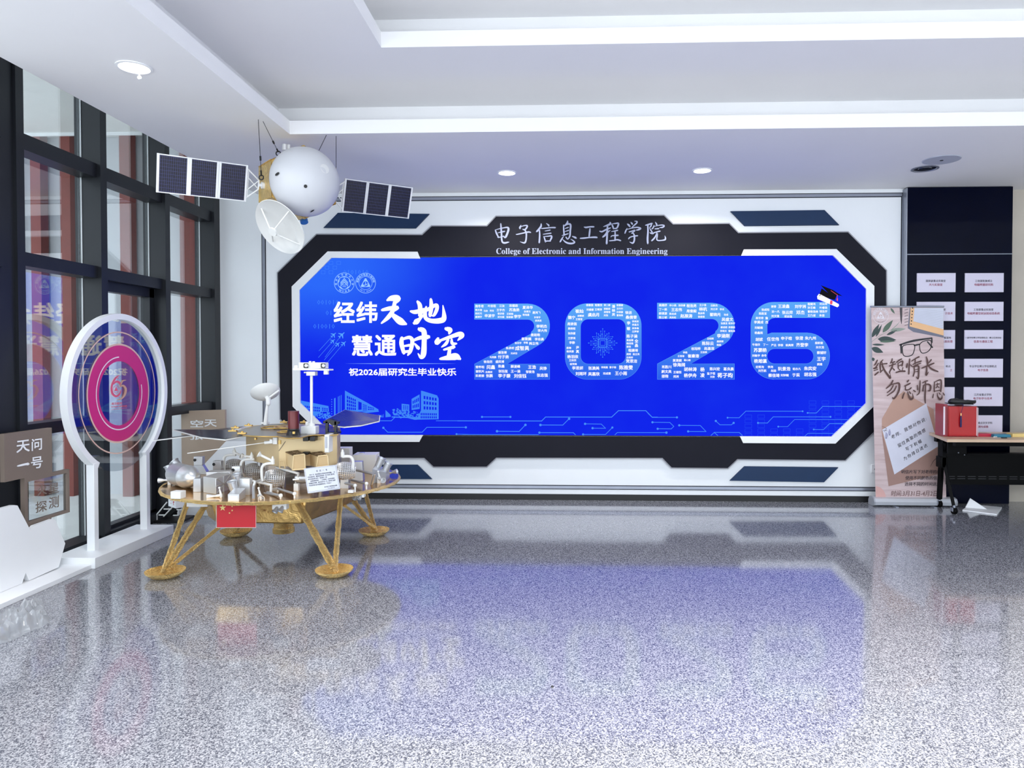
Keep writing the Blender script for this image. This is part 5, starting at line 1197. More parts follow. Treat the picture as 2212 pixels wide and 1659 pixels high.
# anniversary 65 in swirls
M_sw = mat('swirl_red_print', (222, 92, 116), .4); M_sw2 = mat('swirl_gold_print', (206, 160, 130), .4)
def dk(k): return lambda x, y: Vector((SX + k, RC_.y + x, RC_.z + y))
s6 = crop(170, 720, .144681, 1.0)
def fdisc(x, y):     # crop pixels of the print -> the disc's plane
    p = atX(170 + .144681 * x, 720 + .144681 * y, SX + .006); return p
mb = MB(); mb.stroke([(608, 628, 8), (555, 665, 26), (510, 740, 30), (490, 820, 30), (505, 900, 34), (560, 940, 30), (615, 900, 24), (632, 840, 8)], fdisc).stroke([(520, 760, 12), (560, 722, 28), (605, 735, 34), (622, 775, 16)], fdisc).build('swirl_six', M_sw, disc, smooth=False)
mb = MB(); mb.stroke([(705, 700, 10), (655, 712, 22), (628, 770, 20), (618, 810, 8)], fdisc).stroke([(622, 800, 10), (665, 780, 26), (702, 830, 34), (690, 910, 32), (640, 975, 20), (575, 995, 8)], fdisc).build('swirl_five', M_sw2, disc, smooth=False)
mb = MB()
mb.disc(588, 670, 9, fdisc, 10).disc(610, 957, 8, fdisc, 10)
mb.arc(560, 838, 44, 5, 0, 360, fdisc, 28, 1.25); mb.poly([(560, 795), (590, 862), (530, 862)], fdisc)
mb.cjk('南京航空', 570, 1048, 40, fdisc, bold=.02, rot=-.04); mb.cjk('电子信息工程学院建院', 605, 1092, 24, fdisc, bold=.02, rot=-.06); mb.line([(492, 1142), (720, 1112)], 4, fdisc)
mb.build('anniversary_lettering', M_sw, disc, smooth=False)

# -------- brown sign with the clear panel, white cut-outs in front (near end)
SX2 = -3.58
sg = thing('brown_sign_board', (SX2, 4.8, .03), 'stepped brown sign board reading 天问一号 with a clear window panel below', 'sign')
T = .03
def bx_(px0, py0, px1, py1): a, b = atX(px0, py0, SX2), atX(px1, py1, SX2); return a, b
a1_, b1_ = atX(9, 940, SX2), atX(113, 1019, SX2)
ztop, zmid = atX(112, 923.6, SX2).z, atX(114, 1019, SX2).z
c1_, d1_ = atX(53, 1035, SX2), atX(151, 1106, SX2)
zlow = d1_.z
yw0, yw1 = atX(60, 1040, SX2).y, atX(145, 1030, SX2).y
zw1, zw0 = atX(145, 1021.5, SX2).z, atX(145, 1102, SX2).z
outer = [(a1_.y, zmid), (c1_.y, zmid), (c1_.y, .034), (yw1 - .16, .034), (yw1 - .16, zlow), (d1_.y, zlow), (d1_.y, atX(150, 1013, SX2).z), (b1_.y, atX(150, 1013, SX2).z), (b1_.y, ztop), (a1_.y, ztop)]
hole = [(yw0, zw0), (yw1, zw0), (yw1, zw1), (yw0, zw1)]
v3 = lambda q, x=SX2: Vector((x, q[0], q[1]))
MB().prism([v3(q) for q in outer], (-T, 0, 0), [[v3(q) for q in hole]]).build('board', M_brown, sg, smooth=False)
MB().box((SX2 - .018, yw0, zw0), (SX2 - .012, yw1, zw1)).build('clear_panel', M_acr, sg, smooth=False)
pn = [o for o in sg.children if o.name.startswith('clear_panel')][0]
f8 = lambda x, y: atX(.2291 * x, 900 + .2291 * y, SX2 + .003)
f8b = lambda x, y: atX(.2291 * x, 900 + .2291 * y, SX2 - .010)
def skew_text(mb, ch, x0, y0, x1, y1, dy, fn, bold):
    mb.fit(ch, x0, y0, x1, y1, lambda x, y: fn(x, y - dy * (x - (x0 + x1) / 2) / (x1 - x0)), bold=bold, res=2)
mb = MB()
for ch, x0, y0, x1, y1, dy in (('天', 155, 222, 280, 335, 16), ('问', 298, 205, 395, 318, 14), ('号', 292, 378, 402, 488, 16)): skew_text(mb, ch, x0, y0, x1, y1, dy, f8, .02)
mb.stroke([(166, 466, 14), (200, 458, 18), (240, 449, 20), (266, 446, 26)], f8)
mb.build('white_lettering', M_white, sg, smooth=False)
mb = MB()
for ch, x0, y0, x1, y1, dy in (('火', 352, 645, 442, 740, 18), ('星', 458, 628, 555, 722, 20), ('探', 335, 795, 442, 900, 22), ('测', 460, 752, 555, 862, 22)): skew_text(mb, ch, x0, y0, x1, y1, dy, f8b, .015)
mb.build('brown_lettering', M_brown, pn, smooth=False)
# low plinth and its hexagon boards
xlow = atZ(56, 1292, 0).x
lowb = thing('white_plinth', (xlow - .2, 4.4, 0), 'long low white plinth under the hexagon boards beside the window', 'plinth')
MB().box((XL + .06, 3.4, 0), (xlow, bt0.y - .002, .032)).build('plinth_top', M_white, lowb, bevel=.002)
HX = -3.535
hp = [(-60, 1118), (0, 1099), (30, 1091), (38, 1092), (66, 1146), (76, 1135), (115, 1121), (119, 1122), (141, 1174), (127, 1225), (63, 1254), (55.5, 1237), (48, 1260.5), (0, 1281), (-60, 1310)]
hpp = [atX(x, y, HX) for x, y in hp]
for p in hpp: p.z = max(p.z, .0335)
MB().prism(hpp, (-.03, 0, 0)).build('hexagon_board', M_white, None, smooth=False)
o = bpy.data.objects['hexagon_board']; recenter(o); tag(o, 'white board cut as joined hexagons standing in front of the brown sign', 'cut-out board')

# -------- far end: brown board 空天 with a white hexagon before it
YB = 6.9
sg2 = thing('brown_sign_board', (-3.45, YB, .03), 'upright brown board with white lettering 空天 behind the lander', 'sign')
pb = [atY(391, 888, YB), atY(486, 885, YB), atY(486.5, 1095, YB), atY(394, 1095, YB)]
for p in pb: p.z = max(p.z, .087)
MB().prism(pb, (0, .03, 0)).build('board', mat('brown_board_lightened', (172, 152, 134), .55, var=.04), sg2, smooth=False)  # brown lightened to make up for the shade this board stands in
f9 = crop(340, 870, .15665, YB - .003)
mb = MB(); mb.fit('空', 455, 238, 632, 338, f9, bold=.02, res=2); mb.fit('天', 648, 232, 818, 330, f9, bold=.02, res=2); mb.fit('张', 452, 400, 625, 512, f9, bold=.02, res=2)
mb.build('white_lettering', M_white, sg2, smooth=False)
hq = [(441, 1003), (488, 953), (560, 953), (612, 1003), (590, 1060), (585, 1095), (441, 1095)]
hqq = [atY(x, y, YB - .06) for x, y in hq]
for p in hqq: p.z = max(p.z, .087)
o = MB().prism(hqq, (0, .03, 0)).build('hexagon_board', M_white, None, smooth=False)
recenter(o); tag(o, 'white hexagon board behind the lander in front of the small brown board', 'cut-out board')
pl0 = atZ(392, 1114, 0)
o = MB().box((XL + .05, pl0.y, 0), (-2.55, YW - .3, .085)).build('plinth', M_white, None, bevel=.003)
recenter(o); tag(o, 'white plinth against the back wall carrying the far brown board', 'plinth')

# -------- things on the floor between stand and lander
YS = 6.35
st = thing('sloping_stand', (atZ(365, 1125, 0).x, YS, 0), 'black sloping stand with thin silver rails on the floor behind the lander', 'stand')
f10 = lambda x, y, Y=YS: crop(320, 920, .13562, Y)(x, y)
q = [f10(255, 1440), f10(335, 1440), f10(585, 1205), f10(480, 1205)]
for p in q[:2]: p.z = max(p.z, .003)
MB().prism(q, (0, .10, 0)).build('sloping_board', M_black, st, smooth=False)
for pts in (((140, 1410), (300, 1215)), ((245, 1445), (385, 1295)), ((170, 1420), (260, 1420)), ((250, 1325), (370, 1325)), ((400, 1425), (480, 1425), (480, 1340)), ((455, 1335), (560, 1335), (560, 1240))):
    pp_ = [f10(x, y, YS - .02) for x, y in pts]
    MB().tube(pp_, .006, 8).build('rail', M_lwhite, st)
zb_ = f10(200, 1450).z
MB().box((f10(60, 1450).x, YS - .05, 0), (f10(560, 1450).x, YS + .2, .02)).build('foot_plate', M_black, st)
MB().box((f10(140, 1450).x, YS - .01, .018), (f10(152, 1450).x, YS + .0, max(.03, f10(150, 1405).z))).build('rail_foot', M_lwhite, st)
cb_ = [f10(322, 1275, 6.2), f10(440, 1315, 6.15), f10(440, 1190, 6.15), f10(322, 1165, 6.2)]
o = thing('small_carton', (cb_[1].x, 6.2, cb_[1].z), 'small white carton with red print lying on the black sloping stand', 'box')
MB().prism(cb_, (.10, .12, 0)).build('carton_body', M_white, o, smooth=False)
fcb = lambda x, y: crop(320, 920, .13562, 6.14)(x, y)
mb = MB(); mb.disc(405, 1212, 12, fcb, 12).line([(400, 1225), (405, 1260)], 8, fcb).line([(345, 1190), (375, 1195)], 5, fcb).line([(350, 1228), (372, 1232)], 5, fcb)
mb.build('red_print', mat('carton_red', (200, 70, 80), .6), o, smooth=False)

# crumpled clear plastic sheet
def film_mat():
    m = glass('clear_plastic_film', (248, 249, 250), 2.2, rough=.10); nt = m.node_tree
    o = [n for n in nt.nodes if n.type == 'OUTPUT_MATERIAL'][0]; src = o.inputs[0].links[0].from_socket
    d = nt.nodes.new('ShaderNodeBsdfTranslucent'); d.inputs[0].default_value = rgb((240, 242, 244)); d2 = nt.nodes.new('ShaderNodeBsdfDiffuse'); d2.inputs[0].default_value = rgb((240, 242, 244))
    a = nt.nodes.new('ShaderNodeMixShader'); a.inputs[0].default_value = .5; nt.links.new(d.outputs[0], a.inputs[1]); nt.links.new(d2.outputs[0], a.inputs[2])
    b = nt.nodes.new('ShaderNodeMixShader'); b.inputs[0].default_value = .26; nt.links.new(src, b.inputs[1]); nt.links.new(a.outputs[0], b.inputs[2]); nt.links.new(b.outputs[0], o.inputs[0])
    return m
N, Mn = 60, 40; vs = []
pc = [atZ(-60, 1372, 0), atZ(88, 1300, 0), atZ(112, 1348, 0), atZ(-20, 1404, 0)]
for j in range(Mn + 1):
    for i in range(N + 1):
        u_, v_ = i / N, j / Mn
        p = (pc[0].lerp(pc[1], u_)).lerp(pc[3].lerp(pc[2], u_), v_)
        k = max(0, min(1, min(u_, 1 - u_, v_, 1 - v_) * 6))
        def rid(s_, o_): return 1 - abs(noise.noise(Vector((u_ * s_ * 1.6, v_ * s_, o_)))) * 2
        h = max(0, rid(2.6, 1)) * .07 + max(0, rid(6, 4)) ** 2 * .022 + max(0, rid(12, 9)) ** 2 * .004
        sx_ = noise.noise(Vector((u_ * 6, v_ * 6, 8))) * .014; sy_ = noise.noise(Vector((u_ * 6, v_ * 6, 15))) * .014
        vs.append((p.x + sx_, p.y + sy_, .004 + h * (.12 + .88 * k)))
fs = [(j * (N + 1) + i, j * (N + 1) + i + 1, (j + 1) * (N + 1) + i + 1, (j + 1) * (N + 1) + i) for j in range(Mn) for i in range(N)]
o = MB().add(vs, fs).build('plastic_sheet', film_mat(), None, smooth=True)
recenter(o); tag(o, 'crumpled clear plastic wrapping on the floor at the left edge', 'plastic wrapping')
q = atZ(1193, 1484, 0)
o = MB().lathe([(.001, 0), (.006, 0), (.0065, .003), (.004, .006), (.001, .0065)], q, UP, 9).build('dark_crumb', M_black)
recenter(o); tag(o, 'tiny dark crumb alone on the open granite floor', 'crumb')
# ================================================================== navy panel with plaques
YN = 7.41
n0_, n1_ = atY(1959.5, 600, YN).x, atY(2186, 600, YN).x
nv = thing('navy_wall_panel', ((n0_ + n1_) / 2, YN, 0), 'tall glossy navy panel carrying white plaques at the right', 'wall panel')
zs = atY(2070, 549, YN).z
MB().box((n0_, YN, .012), (n1_, YW + .02, zs - .004)).box((n0_, YN, zs + .004), (n1_, YW + .02, ZC - .005)).build('glass_panels', M_navy, nv, smooth=False, bevel=.002)
MB().box((n0_, YN - .002, zs - .004), (n1_, YW + .02, zs + .004)).build('joint_line', M_silver, nv, smooth=False)
MB().box((n0_ - .012, YN + .005, .01), (n0_, YW + .02, ZC - .01)).build('edge_trim', M_silver, nv, smooth=False)
MB().box((n0_, YN + .01, 0), (n1_, YW, .012)).build('kick_strip', M_black, nv, smooth=False)
M_plq = mat('plaque_white_lilac', (212, 206, 224), .35, var=.015)
M_ik1 = mat('plaque_black_print', (52, 46, 60), .6); M_ik2 = mat('plaque_red_print', (150, 44, 78), .6)
rows = [(590, 631.5), (652, 693.5), (713, 754), (775, 815.5), (836, 877), (897, 938)]
txt = {(0, 0): ('国家级重点实验室', '天元实验室', 0), (0, 1): ('工信部批复成立', '电磁频谱研究院', 0),
       (1, 0): ('室', '子技术', 1), (1, 1): ('工信部重点实验室', '电磁频谱空间认知动态系统', 0),
       (2, 0): ('引智基地', '信息处理', 1), (2, 1): ('一级学科博士学位授权点/博士后流动站', '信息与通信工程', 0),
       (3, 0): ('权点', '士', 1), (3, 1): ('专业学位博士学位授权点', '电子信息', 0),
       (4, 0): ('科', '', 1), (4, 1): ('江苏省重点学科', '电子科学与技术', 0), (5, 0): ('', '', 1), (5, 1): ('重点交叉学科', '测与成像', 2)}
nth = ['top', 'second', 'third', 'fourth', 'fifth', 'sixth']
for r, (y0, y1) in enumerate(rows):
    for c in (0, 1):
        x0, x1 = ((1979.5, 2063.2), (2083, 2167))[c]
        sh = -.55 * r
        a, b = atY(x0 + sh, y1, YN), atY(x1 + sh, y0, YN)
        t, u_, md = txt[(r, c)]
        lab = 'white plaque lettered %s, %s row of the navy panel' % (u_ if (c == 1 and md == 0) or r == 0 else 'partly hidden', nth[r]) if c == 1 or r == 0 else 'white plaque partly covered by the roll-up banner, left column %s row' % nth[r]
        if r == 5 and c == 1: lab = 'white plaque on the navy panel partly hidden by the red box'
        o = MB().box((a.x, YN - .012, a.z), (b.x, YN, b.z)).build('plaque', M_plq, None, bevel=.001)
        recenter(o); tag(o, lab, 'plaque', 'white plaques on the navy panel')
        fp_ = PX(YW - YN + .013)
        xm, ym = (x0 + x1) / 2 + sh, (y0 + y1) / 2
        if t or u_:
            m1, m2 = MB(), MB()
            if md == 0:
                h1 = min(5.4, 78 / len(t)); m1.cjk(t, xm, ym - 4, h1, fp_, bold=.012)
                h2 = min(5.9, 72 / max(1, len(u_))); m2.cjk(u_, xm, ym + 4.2, h2, fp_, bold=.012)
            elif md == 1:
                xe = x1 + sh
                m1.cjk(t, xe - (20 if len(t) == 1 else 9) - len(t) * 2.2, ym - 4, 5.2, fp_, bold=.012)
                if u_: m2.cjk(u_, xe - 4 - len(u_) * 3, ym + 4.2, 5.8, fp_, bold=.012)
            else:
                m1.cjk(t, 2128, ym - 4, 5.3, fp_, bold=.012); m2.cjk(u_, 2124, ym + 4.2, 5.6, fp_, bold=.012)
            for m_, mm, nm in ((m1, M_ik1, 'black_lettering'), (m2, M_ik2, 'red_lettering')):
                if m_.v: m_.build(nm, mm, o, smooth=False)
# wall socket
o = MB().box(atY(1882.5, 1022, YW - .012), atY(1893, 1003, YW)).build('wall_socket', M_white, None, bevel=.002)
recenter(o); tag(o, 'white wall socket low on the back wall beside the roll-up banner', 'socket')
mb = MB()
for x in (1889, 1891.5): mb.box(atY(x - .5, 1015, YW - .0135), atY(x + .5, 1012, YW - .011))
mb.build('socket_slots', M_char, o, smooth=False)

# ================================================================== roll-up banner
YR = 7.325
ban = thing('roll_up_banner', (atZ(1965, 1088, 0).x, YR, 0), 'roll-up banner reading 纸短情长勿忘师恩 with leaves, glasses and an envelope', 'banner')
BN = [atY(1881.8, 664, YR), atY(2037.5, 664, YR), atY(2044, 1076, YR), atY(1891.5, 1076, YR)]
def banner_mat():
    m = mat('banner_pink_wood', (196, 170, 168), .55, var=.06, scale=3); nt = m.node_tree; p = nt.nodes['Principled BSDF']
    tc = nt.nodes.new('ShaderNodeTexCoord'); mp = nt.nodes.new('ShaderNodeMapping'); mp.inputs['Scale'].default_value = (1, 1, 12)
    n = nt.nodes.new('ShaderNodeTexNoise'); n.inputs['Scale'].default_value = 2.2; n.inputs['Detail'].default_value = 5
    r = nt.nodes.new('ShaderNodeValToRGB'); r.color_ramp.elements[0].color = rgb((190, 164, 164)); r.color_ramp.elements[1].color = rgb((216, 196, 196)); r.color_ramp.elements[0].position = .3; r.color_ramp.elements[1].position = .7
    nt.links.new(tc.outputs['Object'], mp.inputs[0]); nt.links.new(mp.outputs[0], n.inputs['Vector']); nt.links.new(n.outputs['Fac'], r.inputs[0]); nt.links.new(r.outputs[0], p.inputs['Base Color']); return m
sheet = MB().prism(BN, (0, .002, 0)).build('printed_sheet', banner_mat(), ban, smooth=False)
MB().cyl(atY(1880.5, 662.5, YR), atY(2039, 662.5, YR), .009).build('top_rail', M_silver, ban)
ca, cb2 = atZ(1880.5, 1091, 0), atZ(2050, 1089, 0); zt_ = .085
bs = MB(); prof = [(-.02, 0), (-.055, .012), (-.062, .045), (-.045, .075), (-.01, zt_), (.05, zt_), (.075, .05), (.075, 0)]
L_ = [Vector((ca.x + .012, YR + y, z + .004)) for y, z in prof]
bs.prism(L_, (cb2.x - ca.x - .024, 0, 0)).build('base_cassette', mat('brushed_aluminium', (196, 198, 204), .35, .25, var=.03), ban)
for x in (ca.x, cb2.x - .014):
    MB().prism([Vector((x, YR + y * 1.06, z * 1.04 + .002)) for y, z in prof], (.014, 0, 0)).build('end_cap', mat('cap_grey', (170, 172, 180), .4, .3), ban)
for x in (ca.x + .2, cb2.x - .25): MB().box((x, YR - .095, 0), (x + .03, YR + .12, .006)).build('foot', M_silver, ban)
fb1 = lambda k: crop(1880, 660, .132646, YR - .0012 * k)
fb2 = lambda k: crop(1880, 870, .138675, YR - .0012 * k)
def art(name, mb, m): return mb.build(name, m, sheet, smooth=False)
K_dark = mat('print_dark_green', (52, 68, 66), .6); K_green = mat('print_green', (84, 104, 88), .6); K_pale = mat('print_pale_green', (140, 150, 138), .6)
def leaf(mb, x0, y0, x1, y1, w, f, bend=0.0):
    dx, dy = x1 - x0, y1 - y0; L = math.hypot(dx, dy); nx, ny = -dy / L, dx / L; up, dn_ = [], []
    for i in range(9):
        t = i / 8; ww = w * math.sin(math.pi * t ** .8) / 2; b = bend * math.sin(math.pi * t)
        px_, py_ = x0 + dx * t + nx * b, y0 + dy * t + ny * b
        up.append((px_ + nx * ww, py_ + ny * ww)); dn_.append((px_ - nx * ww, py_ - ny * ww))
    mb.poly(up + dn_[::-1][1:-1], f)
mb = MB(); f = fb1(1)
for l in ((25, 520, 145, 300, 70), (90, 510, 190, 305, 42), (120, 545, 425, 560, 100), (265, 480, 440, 400, 44), (30, 635, 235, 640, 34), (20, 690, 212, 765, 92), (24, 880, 75, 870, 60)): leaf(mb, *l, f)
art('dark_leaves', mb, K_dark)
mb = MB()
leaf(mb, 200, 440, 370, 235, 78, f); leaf(mb, 330, 40, 400, 135, 36, f); leaf(mb, 150, 590, 420, 580, 34, fb1(2))
art('green_leaves', mb, K_green)
mb = MB(); leaf(mb, 325, 405, 580, 380, 60, f); mb.stroke([(24, 590, 6), (160, 490, 7), (300, 415, 6), (340, 395, 4)], fb1(2)); mb.stroke([(340, 395, 8), (420, 330, 12), (480, 262, 4)], f)
art('pale_leaves', mb, K_pale)
art('pen', MB().poly([(478, 35), (522, 35), (520, 180), (512, 300), (504, 300), (490, 230)], f), mat('print_pen', (62, 54, 58), .5))
# notebook
art('notebook_back', MB().poly([(610, 370), (640, 40), (690, 40), (650, 340), (1195, 490), (1195, 525), (700, 430)], f), mat('print_notebook_grey', (112, 112, 128), .6))
art('notebook_cover', MB().poly([(655, 38), (1192, 38), (1194, 490), (640, 340)], fb1(2)), mat('print_orange', (232, 184, 136), .6))
pg = MB().poly([(720, 38), (1192, 38), (1192, 385), (700, 258)], fb1(3)); art('notebook_page', pg, mat('print_page', (206, 208, 222), .6))
mb = MB()
for i in range(10): mb.line([(712, 60 + i * 22 if i else 50), (1190, 100 + i * 29)], 2.5, fb1(4))
art('page_lines', mb, mat('print_line_grey', (160, 164, 178), .6))
mb = MB()
for i in range(6): mb.disc(690 - i * 5, 42 + i * 52, 9, fb1(4), 12, 13); mb.line([(560, 75 + i * 50), (612, 60 + i * 50)], 7, fb1(2))
art('binding_holes', mb, mat('print_black', (30, 28, 34), .6))
# glasses
mb = MB(); K_blk = mat('print_glasses_black', (34, 34, 38), .5)
def loop(mb, P, w, f):
    Q = catmull([(x, y, 0) for x, y in P + [P[0]]], 5); mb.line([q[:2] for q in Q], w, f)
loop(mb, [(520, 680), (560, 645), (700, 632), (724, 680), (695, 785), (640, 822), (560, 822), (530, 780)], 13, fb1(2))
loop(mb, [(800, 640), (850, 590), (960, 565), (995, 600), (985, 690), (930, 755), (850, 775), (812, 730)], 13, fb1(2))
mb.stroke([(480, 640, 22), (700, 575, 34), (1000, 530, 22)], fb1(2)).stroke([(715, 650, 18), (760, 640, 26), (805, 630, 18)], fb1(2)).stroke([(500, 640, 30), (505, 770, 26)], fb1(2)).stroke([(930, 590, 20), (1010, 680, 26)], fb1(2)).stroke([(1000, 530, 26), (1005, 600, 22)], fb1(2))
art('glasses', mb, K_blk)
# envelope and letter card
K_env = mat('print_kraft', (186, 148, 132), .6); K_env2 = mat('print_kraft_dark', (160, 126, 116), .6)
f2 = fb2(1)
art('envelope', MB().poly([(180, 250), (360, -60), (520, -180), (700, -60), (985, 100), (990, 150), (1080, 1110), (285, 1300), (180, 470)], f2), K_env)
art('envelope_front', MB().poly([(180, 470), (380, 1110), (1060, 690), (1085, 1105), (285, 1300)], fb2(2)), K_env2)
art('letter_card', MB().poly([(185, 420), (872, 12), (1060, 675), (375, 1118)], fb2(3)), mat('print_letter_white', (214, 214, 228), .55))
K_ink = mat('print_ink', (46, 38, 48), .6)
mb = MB(); f4 = fb2(4)
def slant(t, x0, y0, x1, y1, h):
    n_ = len(t)
    for i, ch in enumerate(t): mb.cjk(ch, x0 + (x1 - x0) * i / (n_ - 1), y0 + (y1 - y0) * i / (n_ - 1), h, f4, bold=.008, rot=-.42, shear=.12)
slant('老师,我想对你说:', 355, 525, 890, 235, 66); slant('留住真挚的情感', 455, 660, 830, 435, 64); slant('写下祝福', 575, 715, 770, 605, 62); slant('为你择日送达', 545, 865, 860, 670, 62)
for i, t in enumerate(('明信片写下对老师的祝', '使用不同颜色的信纸', '选择不同的时间送达')): mb.cjk(t, (790, 825, 815)[i], 1075 + i * 95, 64, f4, bold=.008, shear=.08, kx=.97)
art('small_lettering', mb, K_ink)
mb = MB(); mb.fit('时间:3月31日-4月2日', 325, 1368, 1045, 1455, f4, bold=.004, shear=.15); art('date_lettering', mb, mat('print_brown', (104, 70, 66), .6))
mb = MB(); mb.stroke([(245, 545, 30), (255, 500, 44), (240, 460, 6)], f4).stroke([(300, 495, 30), (300, 460, 40), (300, 410, 6)], f4); art('quote_mark', mb, mat('print_quote_lilac', (168, 166, 192), .6))
mb = MB(); mb.stroke([(935, 995, 4), (1000, 890, 9), (1120, 810, 5)], f4).stroke([(180, 370, 4), (250, 400, 6), (215, 455, 4)], f4).stroke([(190, 440, 4), (235, 430, 6), (262, 440, 4)], f4); art('twig', mb, mat('print_twig', (84, 60, 58), .6))
art('round_mat', MB().poly(circ(85, 1500, 160, -90, 0, 14, 200) + [(88, 1490)], fb2(1)), mat('print_pink_disc', (210, 164, 158), .6))
# emblem and the two lines of brush writing
mb = MB(); emblem_triangle(mb, 168, 165, 128, fb1(3), '南航电子信息工程学院', 'CEIE NUAA'); art('college_emblem', mb, mat('print_white', (232, 226, 232), .55))
BAN = ("115 890 24 85 950 30 60 975 12|130 940 22 95 1000 26 50 1025 18|60 1030 22 110 1015 26|60 1060 18 120 1040 20|75 1130 30 130 1085 28|205 885 20 165 930 26 160 1000 28 170 1085 22|170 960 16 215 950 24 270 945 28|185 900 14 200 985 30 240 1070 36 300 1150 42 325 1180 36 325 1120 6|160 1090 20 200 1050 22|"
       "355 865 20 350 900 24 325 940 18|340 935 14 395 915 28|310 985 20 360 965 26 410 950 24|370 920 22 355 1000 28 315 1080 24 325 1115 8|355 1010 14 390 1050 28|425 925 22 470 890 28 510 870 24|450 935 18 455 1020 22|460 935 14 525 905 28 515 985 24|455 985 14 510 965 20|460 1030 16 480 1050 20|530 1010 18 520 1050 16|420 1090 26 490 1070 32 560 1070 34|"
       "600 945 22 590 1005 34|640 870 24 630 990 28 625 1115 26|650 960 10 670 985 24|670 905 20 740 860 24 790 835 28|730 880 22 725 950 24|690 960 18 750 930 24 825 905 28|680 1000 14 760 960 24 820 940 20|710 1000 22 715 1080 26 695 1150 24|715 1000 16 780 985 30 785 1090 32 775 1190 28 745 1160 12|725 1045 12 770 1035 18|725 1080 12 770 1070 18|"
       "910 835 20 925 900 34 930 970 28|990 880 22 955 925 22 930 950 12|835 1020 20 920 985 30 1030 940 28|915 985 24 915 1060 30 905 1135 34 945 1080 10|945 985 22 1000 1035 34 1095 1075 26|"
       "365 1220 24 325 1290 30 255 1350 20|310 1300 16 400 1270 24 465 1270 34 465 1370 36 420 1470 32 375 1515 34 355 1490 8|370 1300 20 330 1370 24 270 1420 14|420 1310 22 380 1390 26 270 1470 16|"
       "620 1215 24 600 1240 30|555 1310 20 610 1285 30 645 1265 24|570 1310 16 570 1370 28 620 1370 24 660 1340 26|550 1420 20 530 1470 26 520 1510 24|600 1400 14 615 1450 24 650 1520 44 690 1500 30 680 1430 10|630 1400 18 650 1430 26|700 1380 22 725 1400 30|"
       "760 1300 20 765 1370 26|805 1225 22 800 1330 28 790 1420 26 750 1460 14|845 1260 18 890 1235 26 925 1225 24|860 1300 20 850 1390 28|860 1300 14 930 1280 28 975 1310 34 965 1380 36 930 1390 12|895 1250 24 890 1380 30 885 1500 30 890 1585 20|"
       "1040 1245 20 1035 1320 24 1035 1400 26|1045 1245 14 1130 1210 28 1150 1250 30 1140 1400 28|1060 1290 14 1115 1275 22|1085 1260 16 1085 1310 18 1060 1345 14|1085 1310 14 1110 1335 22|1040 1395 16 1130 1380 22|1020 1440 18 1010 1500 24|1080 1420 12 1090 1480 26 1125 1525 40 1160 1500 26 1155 1450 8|1110 1420 16 1130 1445 22|1175 1420 20 1195 1455 26")
mb = MB(); strokes(mb, BAN, fb1(5), k=.84); art('brush_lettering', mb, mat('print_brush_brown', (84, 56, 52), .6))

# ================================================================== folding table
ZT = .75
tA, tB = atZ(2046, 948.5, ZT), atZ(2004.7, 932.8, ZT)
xr = 5.55
fd = Vector((1, -.012, 0)); bk = Vector((1, -.012, 0))
tC = tA + fd * (xr - tA.x); tD = tB + bk * (xr - tB.x)
tab = thing('folding_table', ((tA.x + xr) / 2, (tA.y + tB.y) / 2, 0), 'light wood topped folding table with black wheeled legs at the right', 'table')
M_wood = mat('light_wood_top', (206, 176, 148), .35, var=.06, scale=8)
MB().prism([tA, tC, tD, tB], (0, 0, -.026)).build('tabletop', M_wood, tab, bevel=.003)
M_tb = mat('table_black_metal', (6, 6, 7), .5, var=.1, spec=.1)
MB().box((tA.x + .12, tA.y + .08, ZT - .075), (xr - .05, tA.y + .13, ZT - .028)).box((tA.x + .12, tA.y + .42, ZT - .075), (xr - .05, tA.y + .47, ZT - .028)).build('rail_frame', M_tb, tab)
def t4(x, y, Y): return atY(1960 + .16879 * x, 840 + .16879 * y, Y)
YP = tA.y + .38
a, b = t4(690, 1225, YP), t4(690, 830, YP)
MB().box((t4(500, 900, YP).x, YP, a.z), (xr - .1, YP + .012, b.z)).box((t4(700, 900, YP).x, YP - .09, b.z), (xr - .1, YP + .012, b.z + .012)).build('modesty_panel', M_tb, tab)
mb = MB()
for i in range(14):
    x = t4(520, 0, YP).x + i * .10
    for y in (1116, 1144): mb.box((x, YP - .0015, t4(0, y + 5, YP).z), (x + .075, YP + .002, t4(0, y - 3, YP).z))
pn_ = [o for o in tab.children if o.name.startswith('modesty_panel')][0]
mb.build('vent_slots', mat('slot_grey', (44, 44, 48), .5), pn_, smooth=False)
wf, wr = atZ(2061, 1111, 0), atZ(2029, 1095.5, 0)
piv = t4(455, 925, (wf.y + wr.y) / 2)
lf = MB().tube([Vector((wf.x - .005, wf.y, .085)), piv + Vector((0, -.02, 0))], .019, 4).build('leg', M_tb, tab, smooth=False)
lr = MB().tube([Vector((wr.x, wr.y, .085)), piv + Vector((.0, .03, -.02)), t4(490, 690, tA.y + .33)], .026, 4).box(t4(450, 1000, piv.y - .05), t4(500, 660, piv.y - .05) + Vector((0, .09, 0))).build('leg', M_tb, tab, smooth=False)
MB().box(piv + Vector((-.045, -.05, -.06)), piv + Vector((.02, .05, .05))).build('hinge_block', M_tb, tab, bevel=.008)
for w_, lg in ((wf, lf), (wr, lr)):
    MB().lathe([(.014, -.018), (.032, -.016), (.034, -.006), (.03, -.004), (.03, .004), (.034, .006), (.032, .016), (.014, .018)], (w_.x, w_.y, .034), (1, .1, 0), 20).build('caster', M_tb, lg)
    MB().cyl((w_.x, w_.y, .05), (w_.x, w_.y, .088), .012).box((w_.x - .026, w_.y - .02, .03), (w_.x - .020, w_.y + .02, .065)).build('caster_fork', M_silver, lg)
for x, y in ((654, 818), (732, 845)):
    MB().ball(t4(x, y, tA.y + .25), .006).build('bolt', M_silver, tab)
